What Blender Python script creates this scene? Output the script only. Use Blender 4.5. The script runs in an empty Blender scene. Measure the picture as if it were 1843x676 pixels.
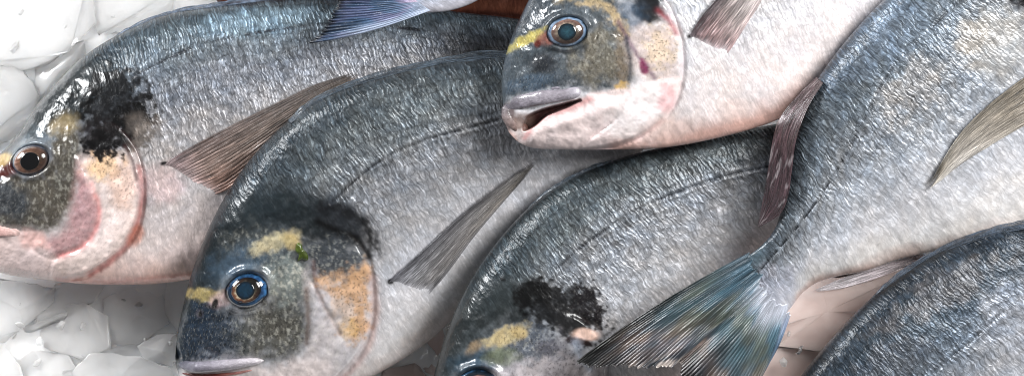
import bpy, bmesh, math, random
import numpy as np
from mathutils import Vector
from mathutils.bvhtree import BVHTree

random.seed(7)
S = 0.00025                      # metres per photo pixel at the fish plane
HC = 3.0                         # camera height
ZR = 0.05                        # reference height for the framing
scn = bpy.context.scene
COL = scn.collection

# ------------------------------------------------------------------ helpers
def lin(c):
    c = np.asarray(c, float) / 255.0
    return np.where(c <= 0.04045, c / 12.92, ((c + 0.055) / 1.055) ** 2.4)

def W(px, py, z, zk=None):
    """point of the fish plane (photo pixel units) at height z"""
    k = (HC - (z if zk is None else zk)) / (HC - ZR)
    return (np.asarray(px) - 921.5) * S * k, (338.0 - np.asarray(py)) * S * k

def _lat(seed):
    return np.random.RandomState(seed).rand(256, 256)
_L = [_lat(i) for i in range(12)]
def vn(x, y, seed=0):
    L = _L[seed % 12]
    x = np.asarray(x, float) + 1000 + seed * 17.3; y = np.asarray(y, float) + 1000 + seed * 9.1
    xi = np.floor(x).astype(int); yi = np.floor(y).astype(int)
    fx = x - xi; fy = y - yi
    fx = fx * fx * (3 - 2 * fx); fy = fy * fy * (3 - 2 * fy)
    a = L[xi % 256, yi % 256]; b = L[(xi + 1) % 256, yi % 256]
    c = L[xi % 256, (yi + 1) % 256]; d = L[(xi + 1) % 256, (yi + 1) % 256]
    return (a * (1 - fx) + b * fx) * (1 - fy) + (c * (1 - fx) + d * fx) * fy
def fbm(x, y, seed=0, o=4):
    s = 0; a = .5; t = 0
    for i in range(o):
        s = s + a * vn(x * 2 ** i, y * 2 ** i, seed + i); t += a; a *= .5
    return s / t
def ss(a, b, x):
    t = np.clip((x - a) / (b - a), 0, 1); return t * t * (3 - 2 * t)

def spline(pts, n, par=None):
    """Catmull-Rom through pts, uniform per station; par: station parameters"""
    P = np.asarray(pts, float); m = len(P)
    if par is None: par = np.linspace(0, m - 1, n)
    i = np.clip(np.floor(par).astype(int), 0, m - 2); t = (par - i)[:, None]
    P0 = np.where((i - 1 >= 0)[:, None], P[np.clip(i - 1, 0, m - 1)], 2 * P[i] - P[i + 1])
    P1 = P[i]; P2 = P[i + 1]
    P3 = np.where((i + 2 < m)[:, None], P[np.clip(i + 2, 0, m - 1)], 2 * P[i + 1] - P[i])
    return .5 * ((2 * P1) + (-P0 + P2) * t + (2 * P0 - 5 * P1 + 4 * P2 - P3) * t ** 2 + (-P0 + 3 * P1 - 3 * P2 + P3) * t ** 3)

def dline(X, Y, pts):
    """distance to polyline, and along-parameter in px"""
    P = np.asarray(pts, float)
    best = np.full(X.shape, 1e9); al = np.zeros(X.shape); acc = 0
    for a, b in zip(P[:-1], P[1:]):
        d = b - a; L = math.hypot(*d)
        t = np.clip(((X - a[0]) * d[0] + (Y - a[1]) * d[1]) / (L * L), 0, 1)
        q = np.hypot(X - a[0] - t * d[0], Y - a[1] - t * d[1])
        m = q < best
        best = np.where(m, q, best); al = np.where(m, acc + t * L, al); acc += L
    return best, al
def smooth_closed(pts, n=6):
    P = np.asarray(pts, float); m = len(P); out = []
    for i in range(m):
        P0, P1, P2, P3 = P[i - 1], P[i], P[(i + 1) % m], P[(i + 2) % m]
        for k in range(n):
            t = k / n
            out.append(.5 * ((2 * P1) + (-P0 + P2) * t + (2 * P0 - 5 * P1 + 4 * P2 - P3) * t * t + (-P0 + 3 * P1 - 3 * P2 + P3) * t ** 3))
    return np.array(out)
def sdpoly(X, Y, poly):
    """signed distance, positive inside"""
    P = np.asarray(poly, float)
    d, _ = dline(X, Y, np.vstack([P, P[:1]]))
    ins = np.zeros(X.shape, bool)
    for a, b in zip(P, np.roll(P, -1, 0)):
        c = (a[1] > Y) != (b[1] > Y)
        with np.errstate(divide='ignore', invalid='ignore'):
            xx = (b[0] - a[0]) * (Y - a[1]) / (b[1] - a[1] + 1e-12) + a[0]
        ins ^= c & (X < xx)
    return np.where(ins, d, -d)

def mesh_np(name, V, F, attrs=None, parent=None, mat=None, smooth=True, normals=None):
    me = bpy.data.meshes.new(name)
    V = np.asarray(V, np.float32); F = np.asarray(F, np.int32)
    n = F.shape[1]
    me.vertices.add(len(V)); me.vertices.foreach_set('co', V.ravel())
    me.loops.add(F.size); me.loops.foreach_set('vertex_index', F.ravel())
    me.polygons.add(len(F))
    me.polygons.foreach_set('loop_start', np.arange(0, F.size, n, dtype=np.int32))
    me.polygons.foreach_set('use_smooth', np.full(len(F), smooth))
    me.update(calc_edges=True)
    for k, a in (attrs or {}).items():
        a = np.asarray(a, np.float32)
        if k == 'col':
            at = me.attributes.new(k, 'FLOAT_COLOR', 'POINT')
            at.data.foreach_set('color', np.hstack([a, np.ones((len(a), 1), np.float32)]).ravel())
        else:
            at = me.attributes.new(k, 'FLOAT_VECTOR', 'POINT'); at.data.foreach_set('vector', a.ravel())
    if normals is not None:
        me.normals_split_custom_set_from_vertices(normals)
    o = bpy.data.objects.new(name, me); COL.objects.link(o)
    if mat: me.materials.append(mat)
    if parent: o.parent = parent
    return o

def empty(name, loc, label, cat, group=None):
    o = bpy.data.objects.new(name, None); COL.objects.link(o); o.location = loc
    o.empty_display_size = .02
    o['label'] = label; o['category'] = cat
    if group: o['group'] = group
    return o
def shift(V, root):
    return np.asarray(V) - np.array(root.location)

# ------------------------------------------------------------------ materials
class NT:
    def __init__(s, name):
        s.m = bpy.data.materials.new(name); s.m.use_nodes = True
        s.t = s.m.node_tree; s.n = s.t.nodes; s.l = s.t.links
        s.b = s.n['Principled BSDF']
    def add(s, ty, **k):
        n = s.n.new(ty)
        for a, v in k.items(): setattr(n, a, v)
        return n
    def link(s, a, b): s.l.new(a, b)
    def val(s, sock, v):
        if hasattr(v, 'links'): s.l.new(v, sock)
        else: sock.default_value = v
    def math(s, op, a, b=0.0, clamp=False):
        n = s.add('ShaderNodeMath', operation=op, use_clamp=clamp)
        s.val(n.inputs[0], a); s.val(n.inputs[1], b); return n.outputs[0]
    def vmath(s, op, a, b):
        n = s.add('ShaderNodeVectorMath', operation=op)
        s.val(n.inputs[0], a); s.val(n.inputs[1], b); return n.outputs[0]
    def attr(s, name): return s.add('ShaderNodeAttribute', attribute_name=name)
    def noise(s, vec, scale, detail=3, rough=.55, dist=0.0):
        n = s.add('ShaderNodeTexNoise'); s.val(n.inputs['Vector'], vec)
        n.inputs['Scale'].default_value = scale; n.inputs['Detail'].default_value = detail
        n.inputs['Roughness'].default_value = rough; n.inputs['Distortion'].default_value = dist
        return n
    def ramp(s, f, stops):
        n = s.add('ShaderNodeValToRGB'); s.val(n.inputs[0], f)
        e = n.color_ramp.elements
        e[0].position, e[0].color = stops[0][0], (*[float(q) for q in stops[0][1]], 1)
        e[1].position, e[1].color = stops[-1][0], (*[float(q) for q in stops[-1][1]], 1)
        for p, c in stops[1:-1]:
            q = e.new(p); q.color = (*[float(z) for z in c], 1)
        return n.outputs[0]
    def mix(s, a, b, f, mode='MIX'):
        n = s.add('ShaderNodeMix', data_type='RGBA', blend_type=mode)
        s.val(n.inputs[0], f); s.val(n.inputs[6], a); s.val(n.inputs[7], b)
        return n.outputs[2]

def g(v): return (v, v, v)

def skin_material():
    """wet scaly skin: pigment from 'col', prm = (scaliness, silver, speckle), suv = position on the body in px"""
    t = NT('wet_fish_skin')
    col = t.attr('col').outputs['Color']; prm = t.add('ShaderNodeSeparateXYZ')
    t.link(t.attr('prm').outputs['Vector'], prm.inputs[0])
    sc, silver, speck = prm.outputs
    uv = t.vmath('MULTIPLY', t.attr('suv').outputs['Vector'], (1, 1, 0))
    # wobble of the scale rows
    w = t.noise(uv, .022, 3, .6)
    wob = t.vmath('MULTIPLY', t.vmath('SUBTRACT', w.outputs['Color'], (.5, .5, .5)), (20, 16, 0))
    uvw = t.vmath('ADD', uv, wob)
    w2 = t.noise(uv, .13, 2, .5)
    uvw = t.vmath('ADD', uvw, t.vmath('MULTIPLY', t.vmath('SUBTRACT', w2.outputs['Color'], (.5, .5, .5)), (2.5, 2.5, 0)))
    # overlapping scales
    sep = t.add('ShaderNodeSeparateXYZ'); t.link(uvw, sep.inputs[0])
    su = t.math('ADD', sep.outputs[0], t.math('MULTIPLY', sep.outputs[1], .30))
    cmb = t.add('ShaderNodeCombineXYZ'); t.link(t.math('MULTIPLY', su, 1 / 8.0), cmb.inputs[0]); t.link(t.math('MULTIPLY', sep.outputs[1], 1 / 17.0), cmb.inputs[1])
    vo = t.add('ShaderNodeTexVoronoi', voronoi_dimensions='2D', feature='F1'); t.link(cmb.outputs[0], vo.inputs['Vector'])
    vo.inputs['Scale'].default_value = 1; vo.inputs['Randomness'].default_value = .55
    ve = t.add('ShaderNodeTexVoronoi', voronoi_dimensions='2D', feature='DISTANCE_TO_EDGE'); t.link(cmb.outputs[0], ve.inputs['Vector'])
    ve.inputs['Scale'].default_value = 1; ve.inputs['Randomness'].default_value = .55
    cellr = t.add('ShaderNodeSeparateXYZ'); t.link(vo.outputs['Color'], cellr.inputs[0]); cellr = cellr.outputs[0]
    # fine streaks across the body
    st = t.noise(t.vmath('MULTIPLY', uvw, (1 / 5.2, 1 / 22.0, 1)), 1.0, 2, .6, 0)
    st2 = t.noise(t.vmath('MULTIPLY', uvw, (1 / 2.6, 1 / 10.0, 1)), 1.0, 3, .65)
    long = t.noise(t.vmath('MULTIPLY', uvw, (1 / 7.0, 1 / 75.0, 1)), 1.0, 2, .6)
    big = t.noise(uv, 1 / 60.0, 3, .6)
    fine = t.noise(uv, 1 / 5.0, 3, .6)
    med = t.noise(uv, 1 / 16.0, 3, .6, .6)
    # pigment variation, plus scale glitter painted in as bright dashes and cells
    k1 = t.ramp(st.outputs[0], [(.34, g(.66)), (.45, g(.88)), (.535, g(.97)), (.585, g(1.34)), (.66, g(1.62))])
    k2 = t.ramp(st2.outputs[0], [(.32, g(.72)), (.5, g(1.0)), (.68, g(1.32))])
    k3 = t.mix(t.ramp(cellr, [(.0, g(.82)), (.5, g(.98)), (1, g(1.24))]), t.ramp(ve.outputs['Distance'], [(.0, g(.60)), (.14, g(1.0)), (.3, g(1.03))]), 1, 'MULTIPLY')
    body = t.mix(t.mix(k1, k2, 1, 'MULTIPLY'), k3, 1, 'MULTIPLY')
    # ordered rows: one fine ridge per scale row, bending with the skin
    ph = t.math('ADD', t.math('MULTIPLY', sep.outputs[0], 2 * math.pi / 7.2), t.math('MULTIPLY', w.outputs[0], 9.0))
    row = t.math('ADD', t.math('MULTIPLY', t.math('SINE', ph), .5), .5)
    row = t.math('MULTIPLY', row, t.ramp(med.outputs[0], [(.35, g(.3)), (.6, g(1))]))
    body = t.mix(body, t.ramp(row, [(0, g(.84)), (.5, g(1.0)), (1, g(1.26))]), .9, 'MULTIPLY')
    body = t.mix(body, t.ramp(long.outputs[0], [(.34, g(.70)), (.5, g(1.0)), (.66, g(1.22))]), .9, 'MULTIPLY')
    hd = t.ramp(med.outputs[0], [(.3, g(.72)), (.5, g(1.0)), (.7, g(1.3))])
    kk = t.mix(hd, body, sc)
    hue = t.ramp(big.outputs[0], [(.32, (.86, .97, 1.10)), (.5, (1, 1, 1)), (.68, (1.09, 1.0, .90))])
    kk = t.mix(kk, hue, .35, 'MULTIPLY')
    hue2 = t.ramp(t.noise(uvw, 1 / 22.0, 2, .6).outputs[0], [(.36, (.84, .97, 1.12)), (.5, (1, 1, 1)), (.64, (1.12, 1.0, .88))])
    kk = t.mix(kk, hue2, t.math('MULTIPLY', sc, .22), 'MULTIPLY')
    smo = t.add('ShaderNodeSeparateXYZ'); t.link(t.attr('suv').outputs['Vector'], smo.inputs[0]); smo = smo.outputs[2]
    kk = t.mix((1, 1, 1, 1), kk, t.math('ADD', t.math('MULTIPLY', smo, .8), .2))
    base = t.mix(col, kk, 1, 'MULTIPLY')
    # dark pepper speckles and pale flecks on the head
    sp = t.ramp(fine.outputs[0], [(.38, g(1)), (.46, g(0))])
    sp = t.math('MULTIPLY', t.add('ShaderNodeRGBToBW').outputs[0], speck) if False else t.math('MULTIPLY', sp, speck)
    base = t.mix(base, (.012, .013, .015, 1), sp)
    fl = t.ramp(t.noise(uv, 1 / 4.0, 2, .6).outputs[0], [(.57, g(0)), (.65, g(1))])
    base = t.mix(base, (.62, .60, .55, 1), t.math('MULTIPLY', fl, t.math('MULTIPLY', speck, .2)))
    t.link(base, t.b.inputs['Base Color'])
    t.link(t.math('MULTIPLY', silver, .45, True), t.b.inputs['Metallic'])
    rr = t.math('ADD', t.math('MULTIPLY', st2.outputs[0], .25), .20)
    t.link(rr, t.b.inputs['Roughness'])
    t.b.inputs['Specular IOR Level'].default_value = .25
    t.link(t.math('SUBTRACT', 1.0, t.math('MULTIPLY', sc, .74)), t.b.inputs['Coat Weight'])
    t.b.inputs['Coat Roughness'].default_value = .07
    t.b.inputs['Coat IOR'].default_value = 1.38
    t.b.inputs['Subsurface Weight'].default_value = .0
    # relief
    h1 = t.math('ADD', t.math('ADD', t.math('MULTIPLY', st.outputs[0], .9), t.math('MULTIPLY', long.outputs[0], .8)), t.math('MULTIPLY', st2.outputs[0], .6))
    h1 = t.math('ADD', t.math('MULTIPLY', h1, .75), t.math('MULTIPLY', t.math('MINIMUM', ve.outputs['Distance'], .25), .6))
    h1 = t.math('ADD', h1, t.math('MULTIPLY', cellr, .2))
    h1 = t.math('ADD', h1, t.math('MULTIPLY', row, .35))
    h2 = t.math('ADD', t.math('MULTIPLY', med.outputs[0], .55), t.math('MULTIPLY', fine.outputs[0], .35))
    mx = t.add('ShaderNodeMix', data_type='FLOAT'); t.link(sc, mx.inputs[0]); t.link(h2, mx.inputs[2]); t.link(h1, mx.inputs[3])
    bp = t.add('ShaderNodeBump'); t.link(t.math('MULTIPLY', smo, .7), bp.inputs['Strength']); bp.inputs['Distance'].default_value = .00062
    t.link(mx.outputs[0], bp.inputs['Height'])
    t.link(bp.outputs[0], t.b.inputs['Normal'])
    bc = t.add('ShaderNodeBump'); t.link(t.math('MULTIPLY', smo, .45), bc.inputs['Strength']); bc.inputs['Distance'].default_value = .0006
    t.link(mx.outputs[0], bc.inputs['Height']); t.link(bc.outputs[0], t.b.inputs['Coat Normal'])
    return t.m

def fin_material(name="fin_membrane", soft=0.0, amin=.32):
    """ray fin: col attribute, suv.x = along the ray px, suv.y = ray coordinate, suv.z = across px"""
    t = NT(name)
    q = lambda v: g(1 + (v - 1) * (1 - soft))
    col = t.attr('col').outputs['Color']; uv = t.attr('suv').outputs['Vector']
    s1 = t.noise(t.vmath('MULTIPLY', uv, (1 / 90.0, 2.2, 0)), 1.0, 4, .65)
    s2 = t.noise(t.vmath('MULTIPLY', uv, (1 / 30.0, 6.0, 0)), 1.0, 2, .6)
    k = t.ramp(s1.outputs[0], [(.3, q(.5)), (.5, g(1)), (.7, q(1.6))])
    k2 = t.ramp(s2.outputs[0], [(.32, q(.45)), (.5, g(1)), (.66, q(1.7))])
    t.link(t.mix(t.mix(col, k, 1, 'MULTIPLY'), k2, 1, 'MULTIPLY'), t.b.inputs['Base Color'])
    t.b.inputs['Roughness'].default_value = .32
    t.b.inputs['Metallic'].default_value = .12
    t.b.inputs['Coat Weight'].default_value = .5; t.b.inputs['Coat Roughness'].default_value = .12
    sx = t.add('ShaderNodeSeparateXYZ'); t.link(uv, sx.inputs[0])
    al = t.ramp(s2.outputs[0], [(.38, g(amin)), (.58, g(1))])
    t.link(al, t.b.inputs['Alpha'])
    bp = t.add('ShaderNodeBump'); bp.inputs['Strength'].default_value = .5; bp.inputs['Distance'].default_value = .0007
    h = t.math('ADD', s1.outputs[0], t.math('MULTIPLY', s2.outputs[0], .6))
    t.link(h, bp.inputs['Height']); t.link(bp.outputs[0], t.b.inputs['Normal'])
    return t.m

def smooth_material(name, rough=.2, coat=1.0, bump=.0003, sss=0.0):
    t = NT(name)
    col = t.attr('col').outputs['Color']
    tc = t.add('ShaderNodeTexCoord').outputs['Object']
    n = t.noise(tc, 700, 3, .6)
    k = t.ramp(n.outputs[0], [(.3, g(.8)), (.7, g(1.2))])
    t.link(t.mix(col, k, 1, 'MULTIPLY'), t.b.inputs['Base Color'])
    t.b.inputs['Roughness'].default_value = rough
    t.b.inputs['Coat Weight'].default_value = coat; t.b.inputs['Coat Roughness'].default_value = .04
    if sss:
        t.b.inputs['Subsurface Weight'].default_value = sss
        t.b.inputs['Subsurface Radius'].default_value = (.003, .0012, .0008)
        t.b.inputs['Subsurface Scale'].default_value = 1
    bp = t.add('ShaderNodeBump'); bp.inputs['Strength'].default_value = .5; bp.inputs['Distance'].default_value = bump
    t.link(n.outputs[0], bp.inputs['Height']); t.link(bp.outputs[0], t.b.inputs['Normal'])
    return t.m

def ice_material(name, tint, trans):
    t = NT(name)
    tc = t.add('ShaderNodeTexCoord').outputs['Object']
    n = t.noise(tc, 28, 4, .6, .5); n2 = t.noise(tc, 240, 3, .6)
    c = t.ramp(n.outputs[0], [(.3, [q * .86 for q in tint]), (.6, tint), (.8, [min(.95, q * 1.08) for q in tint])])
    t.link(c, t.b.inputs['Base Color'])
    t.b.inputs['Roughness'].default_value = .34
    t.b.inputs['IOR'].default_value = 1.31
    t.b.inputs['Transmission Weight'].default_value = trans
    t.b.inputs['Subsurface Weight'].default_value = .8
    t.b.inputs['Subsurface Radius'].default_value = (.03, .032, .034)
    t.b.inputs['Subsurface Scale'].default_value = 1
    t.b.inputs['Coat Weight'].default_value = .6; t.b.inputs['Coat Roughness'].default_value = .08
    bp = t.add('ShaderNodeBump'); bp.inputs['Strength'].default_value = .35; bp.inputs['Distance'].default_value = .002
    t.link(t.math('ADD', n.outputs[0], t.math('MULTIPLY', n2.outputs[0], .08)), bp.inputs['Height'])
    t.link(bp.outputs[0], t.b.inputs['Normal'])
    return t.m

M_SKIN = skin_material(); M_FIN = fin_material(); M_TAIL = fin_material('tail_membrane', .5, .92)
M_LIP = smooth_material('wet_lip_skin', .45, .35, .0009)
M_EYE = smooth_material('wet_eye', .06, 1.0, .0)
M_IRIS = smooth_material('eye_iris', .12, 1.0, .0002)
M_WEED = smooth_material('green_weed', .4, .5, .0005)
M_ICE = ice_material('crushed_ice', (.93, .93, .93), .0)
M_PINK = ice_material('blood_tinted_ice', (.66, .53, .49), .2)
M_CHUNK = ice_material('ice_chunk', (.96, .96, .965), .42)

# ------------------------------------------------------------------ fish body
FPROF = [(0, 0.0), (.012, .28), (.04, .50), (.1, .72), (.2, .92), (.33, 1), (.5, .95), (.65, .78), (.8, .5), (.92, .30), (1, .22)]
HEIGHTS = {}                                     # fish key -> BVH for laying fins on

def blob(X, Y, cx, cy, rx, ry, ang=0, warp=.25, soft=.35, seed=3, fs=18.0):
    a = math.radians(ang); c, s = math.cos(a), math.sin(a)
    x = X - cx; y = Y - cy
    u = (x * c + y * s) / rx; v = (-x * s + y * c) / ry
    r = np.hypot(u, v) + (fbm(X / fs, Y / fs, seed, 4) - .5) * 2 * warp
    return 1 - ss(1 - soft, 1 + soft, r)

def build_fish(key, f, ns=520, nt=240):
    st = f['st']; D = [a for a, b in st]; V = [b for a, b in st]; m = len(st)
    q = np.linspace(0, 1, ns) ** 1.25
    par = q * (m - 1)
    Dp = spline(D, ns, par); Vp = spline(V, ns, par)
    mid = (Dp + Vp) / 2
    ulen = np.concatenate([[0], np.cumsum(np.hypot(*np.diff(mid, axis=0).T))])
    dep = np.hypot(*(Vp - Dp).T)
    sn = ulen / ulen[-1]
    T = np.interp(sn, *zip(*FPROF)) * f.get('thick', .021) * (1 - f.get('thin', 0) * ss(.86, 1, sn))
    T = np.convolve(np.pad(T, 4, 'edge'), np.ones(9) / 9, 'valid'); T[0] = 0.0005
    nb = 40
    th = np.concatenate([np.linspace(-math.pi / 2, math.pi / 2, nt, endpoint=False), np.linspace(math.pi / 2, 1.5 * math.pi, nb, endpoint=False)])
    sinv = np.sin(th); cosv = np.cos(th)
    tt = (sinv + 1) / 2                               # 0 dorsal .. 1 ventral
    X = Dp[:, 0:1] * (1 - tt) + Vp[:, 0:1] * tt
    Y = Dp[:, 1:2] * (1 - tt) + Vp[:, 1:2] * tt
    zD = np.interp(sn, np.linspace(0, 1, len(f['zD'])), f['zD']); zV = np.interp(sn, np.linspace(0, 1, len(f['zV'])), f['zV'])
    Zm = zD[:, None] * (1 - tt) + zV[:, None] * tt
    prof = np.sign(cosv) * np.abs(cosv) ** .92
    # crest a little above the middle line
    prof = prof * (1 + .12 * np.sin((tt - .5) * -math.pi) * (cosv > 0))
    Z = Zm + T[:, None] * prof
    top = (cosv > 0)[None, :] * np.ones((ns, 1))
    fade = ss(0, .25, cosv)[None, :] * top            # relief fades to nothing at the rim
    U = ulen[:, None] * np.ones_like(tt)[None, :]; Vv = (tt[None, :] * dep[:, None])
    TT = tt[None, :] * np.ones((ns, 1)); SN = sn[:, None] * np.ones_like(TT)
    # relief
    R = np.zeros_like(X)
    R += (fbm(X / 55, Y / 55, 1, 4) - .5) * .0018
    head = np.zeros_like(X)
    if 'head' in f:
        head = ss(-14, 10, sdpoly(X, Y, smooth_closed(f['head'])) + (fbm(X / 14, Y / 14, 5, 3) - .5) * 22)
    R += (1 - head) * (vn(U / 9, Vv / 22, 4) - .5) * .0003
    R += head * (fbm(X / 16, Y / 16, 2, 4) - .5) * .0011
    gsd = None
    if 'operc' in f:
        gsd = sdpoly(X, Y, smooth_closed(f['operc']))
        dop, _ = dline(X, Y, spline(f['opline'], 40)); nearr = np.exp(-(np.maximum(dop - 8, 0) / 42) ** 2)
        R += (ss(-1.5, 6, gsd) * f.get('oph', .0020) - np.exp(-((gsd + 4) / 4.5) ** 2) * .0013) * nearr
    if 'cheek' in f:
        csd = sdpoly(X, Y, smooth_closed(f['cheek']))
        R += ss(-6, 14, csd) * .0007 - np.exp(-((csd + 3) / 4.5) ** 2) * .0002
    for (pts, w, h) in f.get('ridge', []):
        d, _ = dline(X, Y, pts); R += h * np.exp(-(d / w) ** 2)
    for (pts, depth, w) in f.get('cavity', []):
        R -= depth * ss(-w, w, sdpoly(X, Y, smooth_closed(pts, 4)))
    if 'eye' in f:
        cx, cy, rx, ry, an = f['eye'][:5]
        a = math.radians(an); c, s = math.cos(a), math.sin(a)
        r = np.hypot(((X - cx) * c + (Y - cy) * s) / rx, (-(X - cx) * s + (Y - cy) * c) / ry)
        R += .0022 * np.exp(-((r - 1.12) / .22) ** 2) - .003 * (1 - ss(.7, 1.05, r))
    if 'lat' in f:
        d, al = dline(X, Y, spline(f['lat'], 60))
        latm = np.exp(-(d / 2.6) ** 2) * (.25 + .75 * ss(.38, .5, vn(al / 8, al * 0, 6))) * (.55 + .6 * vn(al / 60, al * 0 + 5, 2))
        R -= latm * .0005
        R += np.exp(-((d - 6) / 4) ** 2) * .0002
    Z = Z + R * fade
    # pigment
    cst = f.get('shade')
    tq = np.clip(TT + (fbm(X / 40, Y / 40, 7, 4) - .5) * .10, 0, 1)
    tpos = [a for a, b in cst]; cl = np.array([lin(b) for a, b in cst])
    C = np.stack([np.interp(tq, tpos, cl[:, i]) for i in range(3)], -1)
    smoo = np.interp(TT, [0, .35, .7, 1], [1, 1, .55, .35])
    silver = np.interp(TT, [0, .2, .6, .85, 1], [.35, .6, .5, .25, .05]) * (1 - .5 * head)
    speck = np.zeros_like(X); scal = (1 - head * .92)
    scal = scal * np.interp(TT, [0, .35, .6, .8, 1], [1, 1, .75, .5, .25])
    def mixc(mask, rgb, k=1.0):
        nonlocal C
        mm = (mask * k)[..., None]; C = C * (1 - mm) + lin(rgb) * mm
    for p in f.get('paint', []):
        ty = p[0]
        if ty == 'blob':
            _, cx, cy, rx, ry, an, rgb, k = p[:8]; o = p[8] if len(p) > 8 else {}
            mk = blob(X, Y, cx, cy, rx, ry, an, o.get('warp', .25), o.get('soft', .45), o.get('seed', 3), o.get('fs', 18.0))
        elif ty == 'poly':
            _, pts, rgb, k = p[:4]; o = p[4] if len(p) > 4 else {}
            sd = sdpoly(X, Y, smooth_closed(pts, 5)) + (fbm(X / o.get('fs', 12), Y / o.get('fs', 12), o.get('seed', 4), 4) - .5) * o.get('warp', 20)
            mk = ss(-o.get('soft', 15), o.get('soft', 15), sd)
        elif ty == 'line':
            _, pts, w, rgb, k = p[:5]; o = p[5] if len(p) > 5 else {}
            d, _a = dline(X + (fbm(X / 9, Y / 9, 8, 2) - .5) * o.get('warp', 4), Y + (fbm(X / 9, Y / 9, 9, 2) - .5) * o.get('warp', 4), spline(pts, 8 * len(pts)))
            mk = np.exp(-(d / w) ** 2)
        if o.get('mottle', 1) and ty != 'line': mk = np.clip(mk * (.72 + .62 * fbm(X / 7, Y / 7, 10, 3)), 0, 1) if k < .965 else mk
        mixc(mk, rgb, k)
        if 'fleck' in o:
            fk = (mk * o['fleck'] * .5 * ss(.54, .72, fbm(X / 3.4, Y / 6.5, 9, 3)))[..., None]; C = C * (1 - fk) + lin((214, 212, 200)) * fk
        if 'sm' in o: smoo = smoo * (1 - mk) + mk * o['sm']
        if 'speck' in o: speck = np.maximum(speck, mk * o['speck']) if o['speck'] > 0 else speck * (1 - mk)
        if 'silver' in o: silver = silver * (1 - mk) + mk * o['silver']
        if 'scal' in o: scal = scal * (1 - mk) + mk * o['scal']
    if 'lat' in f:
        mixc(latm, (45, 48, 55), f.get('latk', .8))
    if gsd is not None:
        mixc(nearr * np.exp(-((gsd + 3) / 3.0) ** 2), f.get('opedge', (150, 95, 90)), f.get('opk', .6))
    C = C * (1 - (.22 + .20 * head) * (1 - ss(.01, .22, C.mean(-1))))[..., None]
    zk = float(np.mean(Z[ns // 3, :nt]))
    xw, yw = W(X, Y, 0, zk)
    Vt = np.stack([xw, yw, Z], -1).reshape(-1, 3)
    nr = nt + nb
    i = np.arange(ns - 1)[:, None]; j = np.arange(nr)[None, :]
    a = i * nr + j; b = i * nr + (j + 1) % nr; c = (i + 1) * nr + (j + 1) % nr; d = (i + 1) * nr + j
    F = np.stack([a, d, c, b], -1).reshape(-1, 4)
    attrs = {'col': C.reshape(-1, 3), 'prm': np.stack([scal, silver, speck], -1).reshape(-1, 3),
             'suv': np.stack([U + f.get('uo', 0), Vv + f.get('uo', 0) * .37, smoo], -1).reshape(-1, 3)}
    loc = (float(xw[ns // 2].mean()), float(yw[ns // 2].mean()), float(Z[ns // 2].min()))
    root = empty('sea_bream', loc, f['label'], 'fish', 'whole raw fish laid on ice')
    Vt = shift(Vt, root)
    full = mesh_np('tmp', Vt, F)
    N = np.zeros(len(Vt) * 3, np.float32); full.data.vertex_normals.foreach_get('vector', N); N = N.reshape(-1, 3)
    bpy.data.objects.remove(full)
    parts = [('body', np.ones(len(F), bool))]
    if gsd is not None and not f.get('hide_op'):
        fm = (gsd.reshape(-1)[F].mean(1) > -2.0) & (top.reshape(-1)[F].min(1) > 0)
        parts = [('body', ~fm), ('gill_cover', fm)]
    for nm, fmask in parts:
        FF = F[fmask]; used = np.unique(FF); remap = np.full(len(Vt), -1); remap[used] = np.arange(len(used))
        mesh_np(nm, Vt[used], remap[FF], {k: v[used] for k, v in attrs.items()}, root, M_SKIN, True, N[used])
    # coarse height map of the upper surface
    ci = np.arange(0, ns, 6); cj = np.arange(0, nt + 1, 6)
    G = (Vt + np.array(root.location)).reshape(ns, nr, 3)[np.ix_(ci, cj)]
    gv = [Vector(v) for v in G.reshape(-1, 3)]; cn = len(cj)
    gf = [(r * cn + k, (r + 1) * cn + k, (r + 1) * cn + k + 1, r * cn + k + 1) for r in range(len(ci) - 1) for k in range(cn - 1)]
    HEIGHTS[key] = BVHTree.FromPolygons(gv, gf)
    f['root'] = root; f['zk'] = zk
    return root

def height(x, y, keys, default=.0):
    z = default
    for k in keys:
        h = HEIGHTS[k].ray_cast(Vector((x, y, 1)), Vector((0, 0, -1)))
        if h[0] is not None: z = max(z, h[0].z)
    return z

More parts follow.
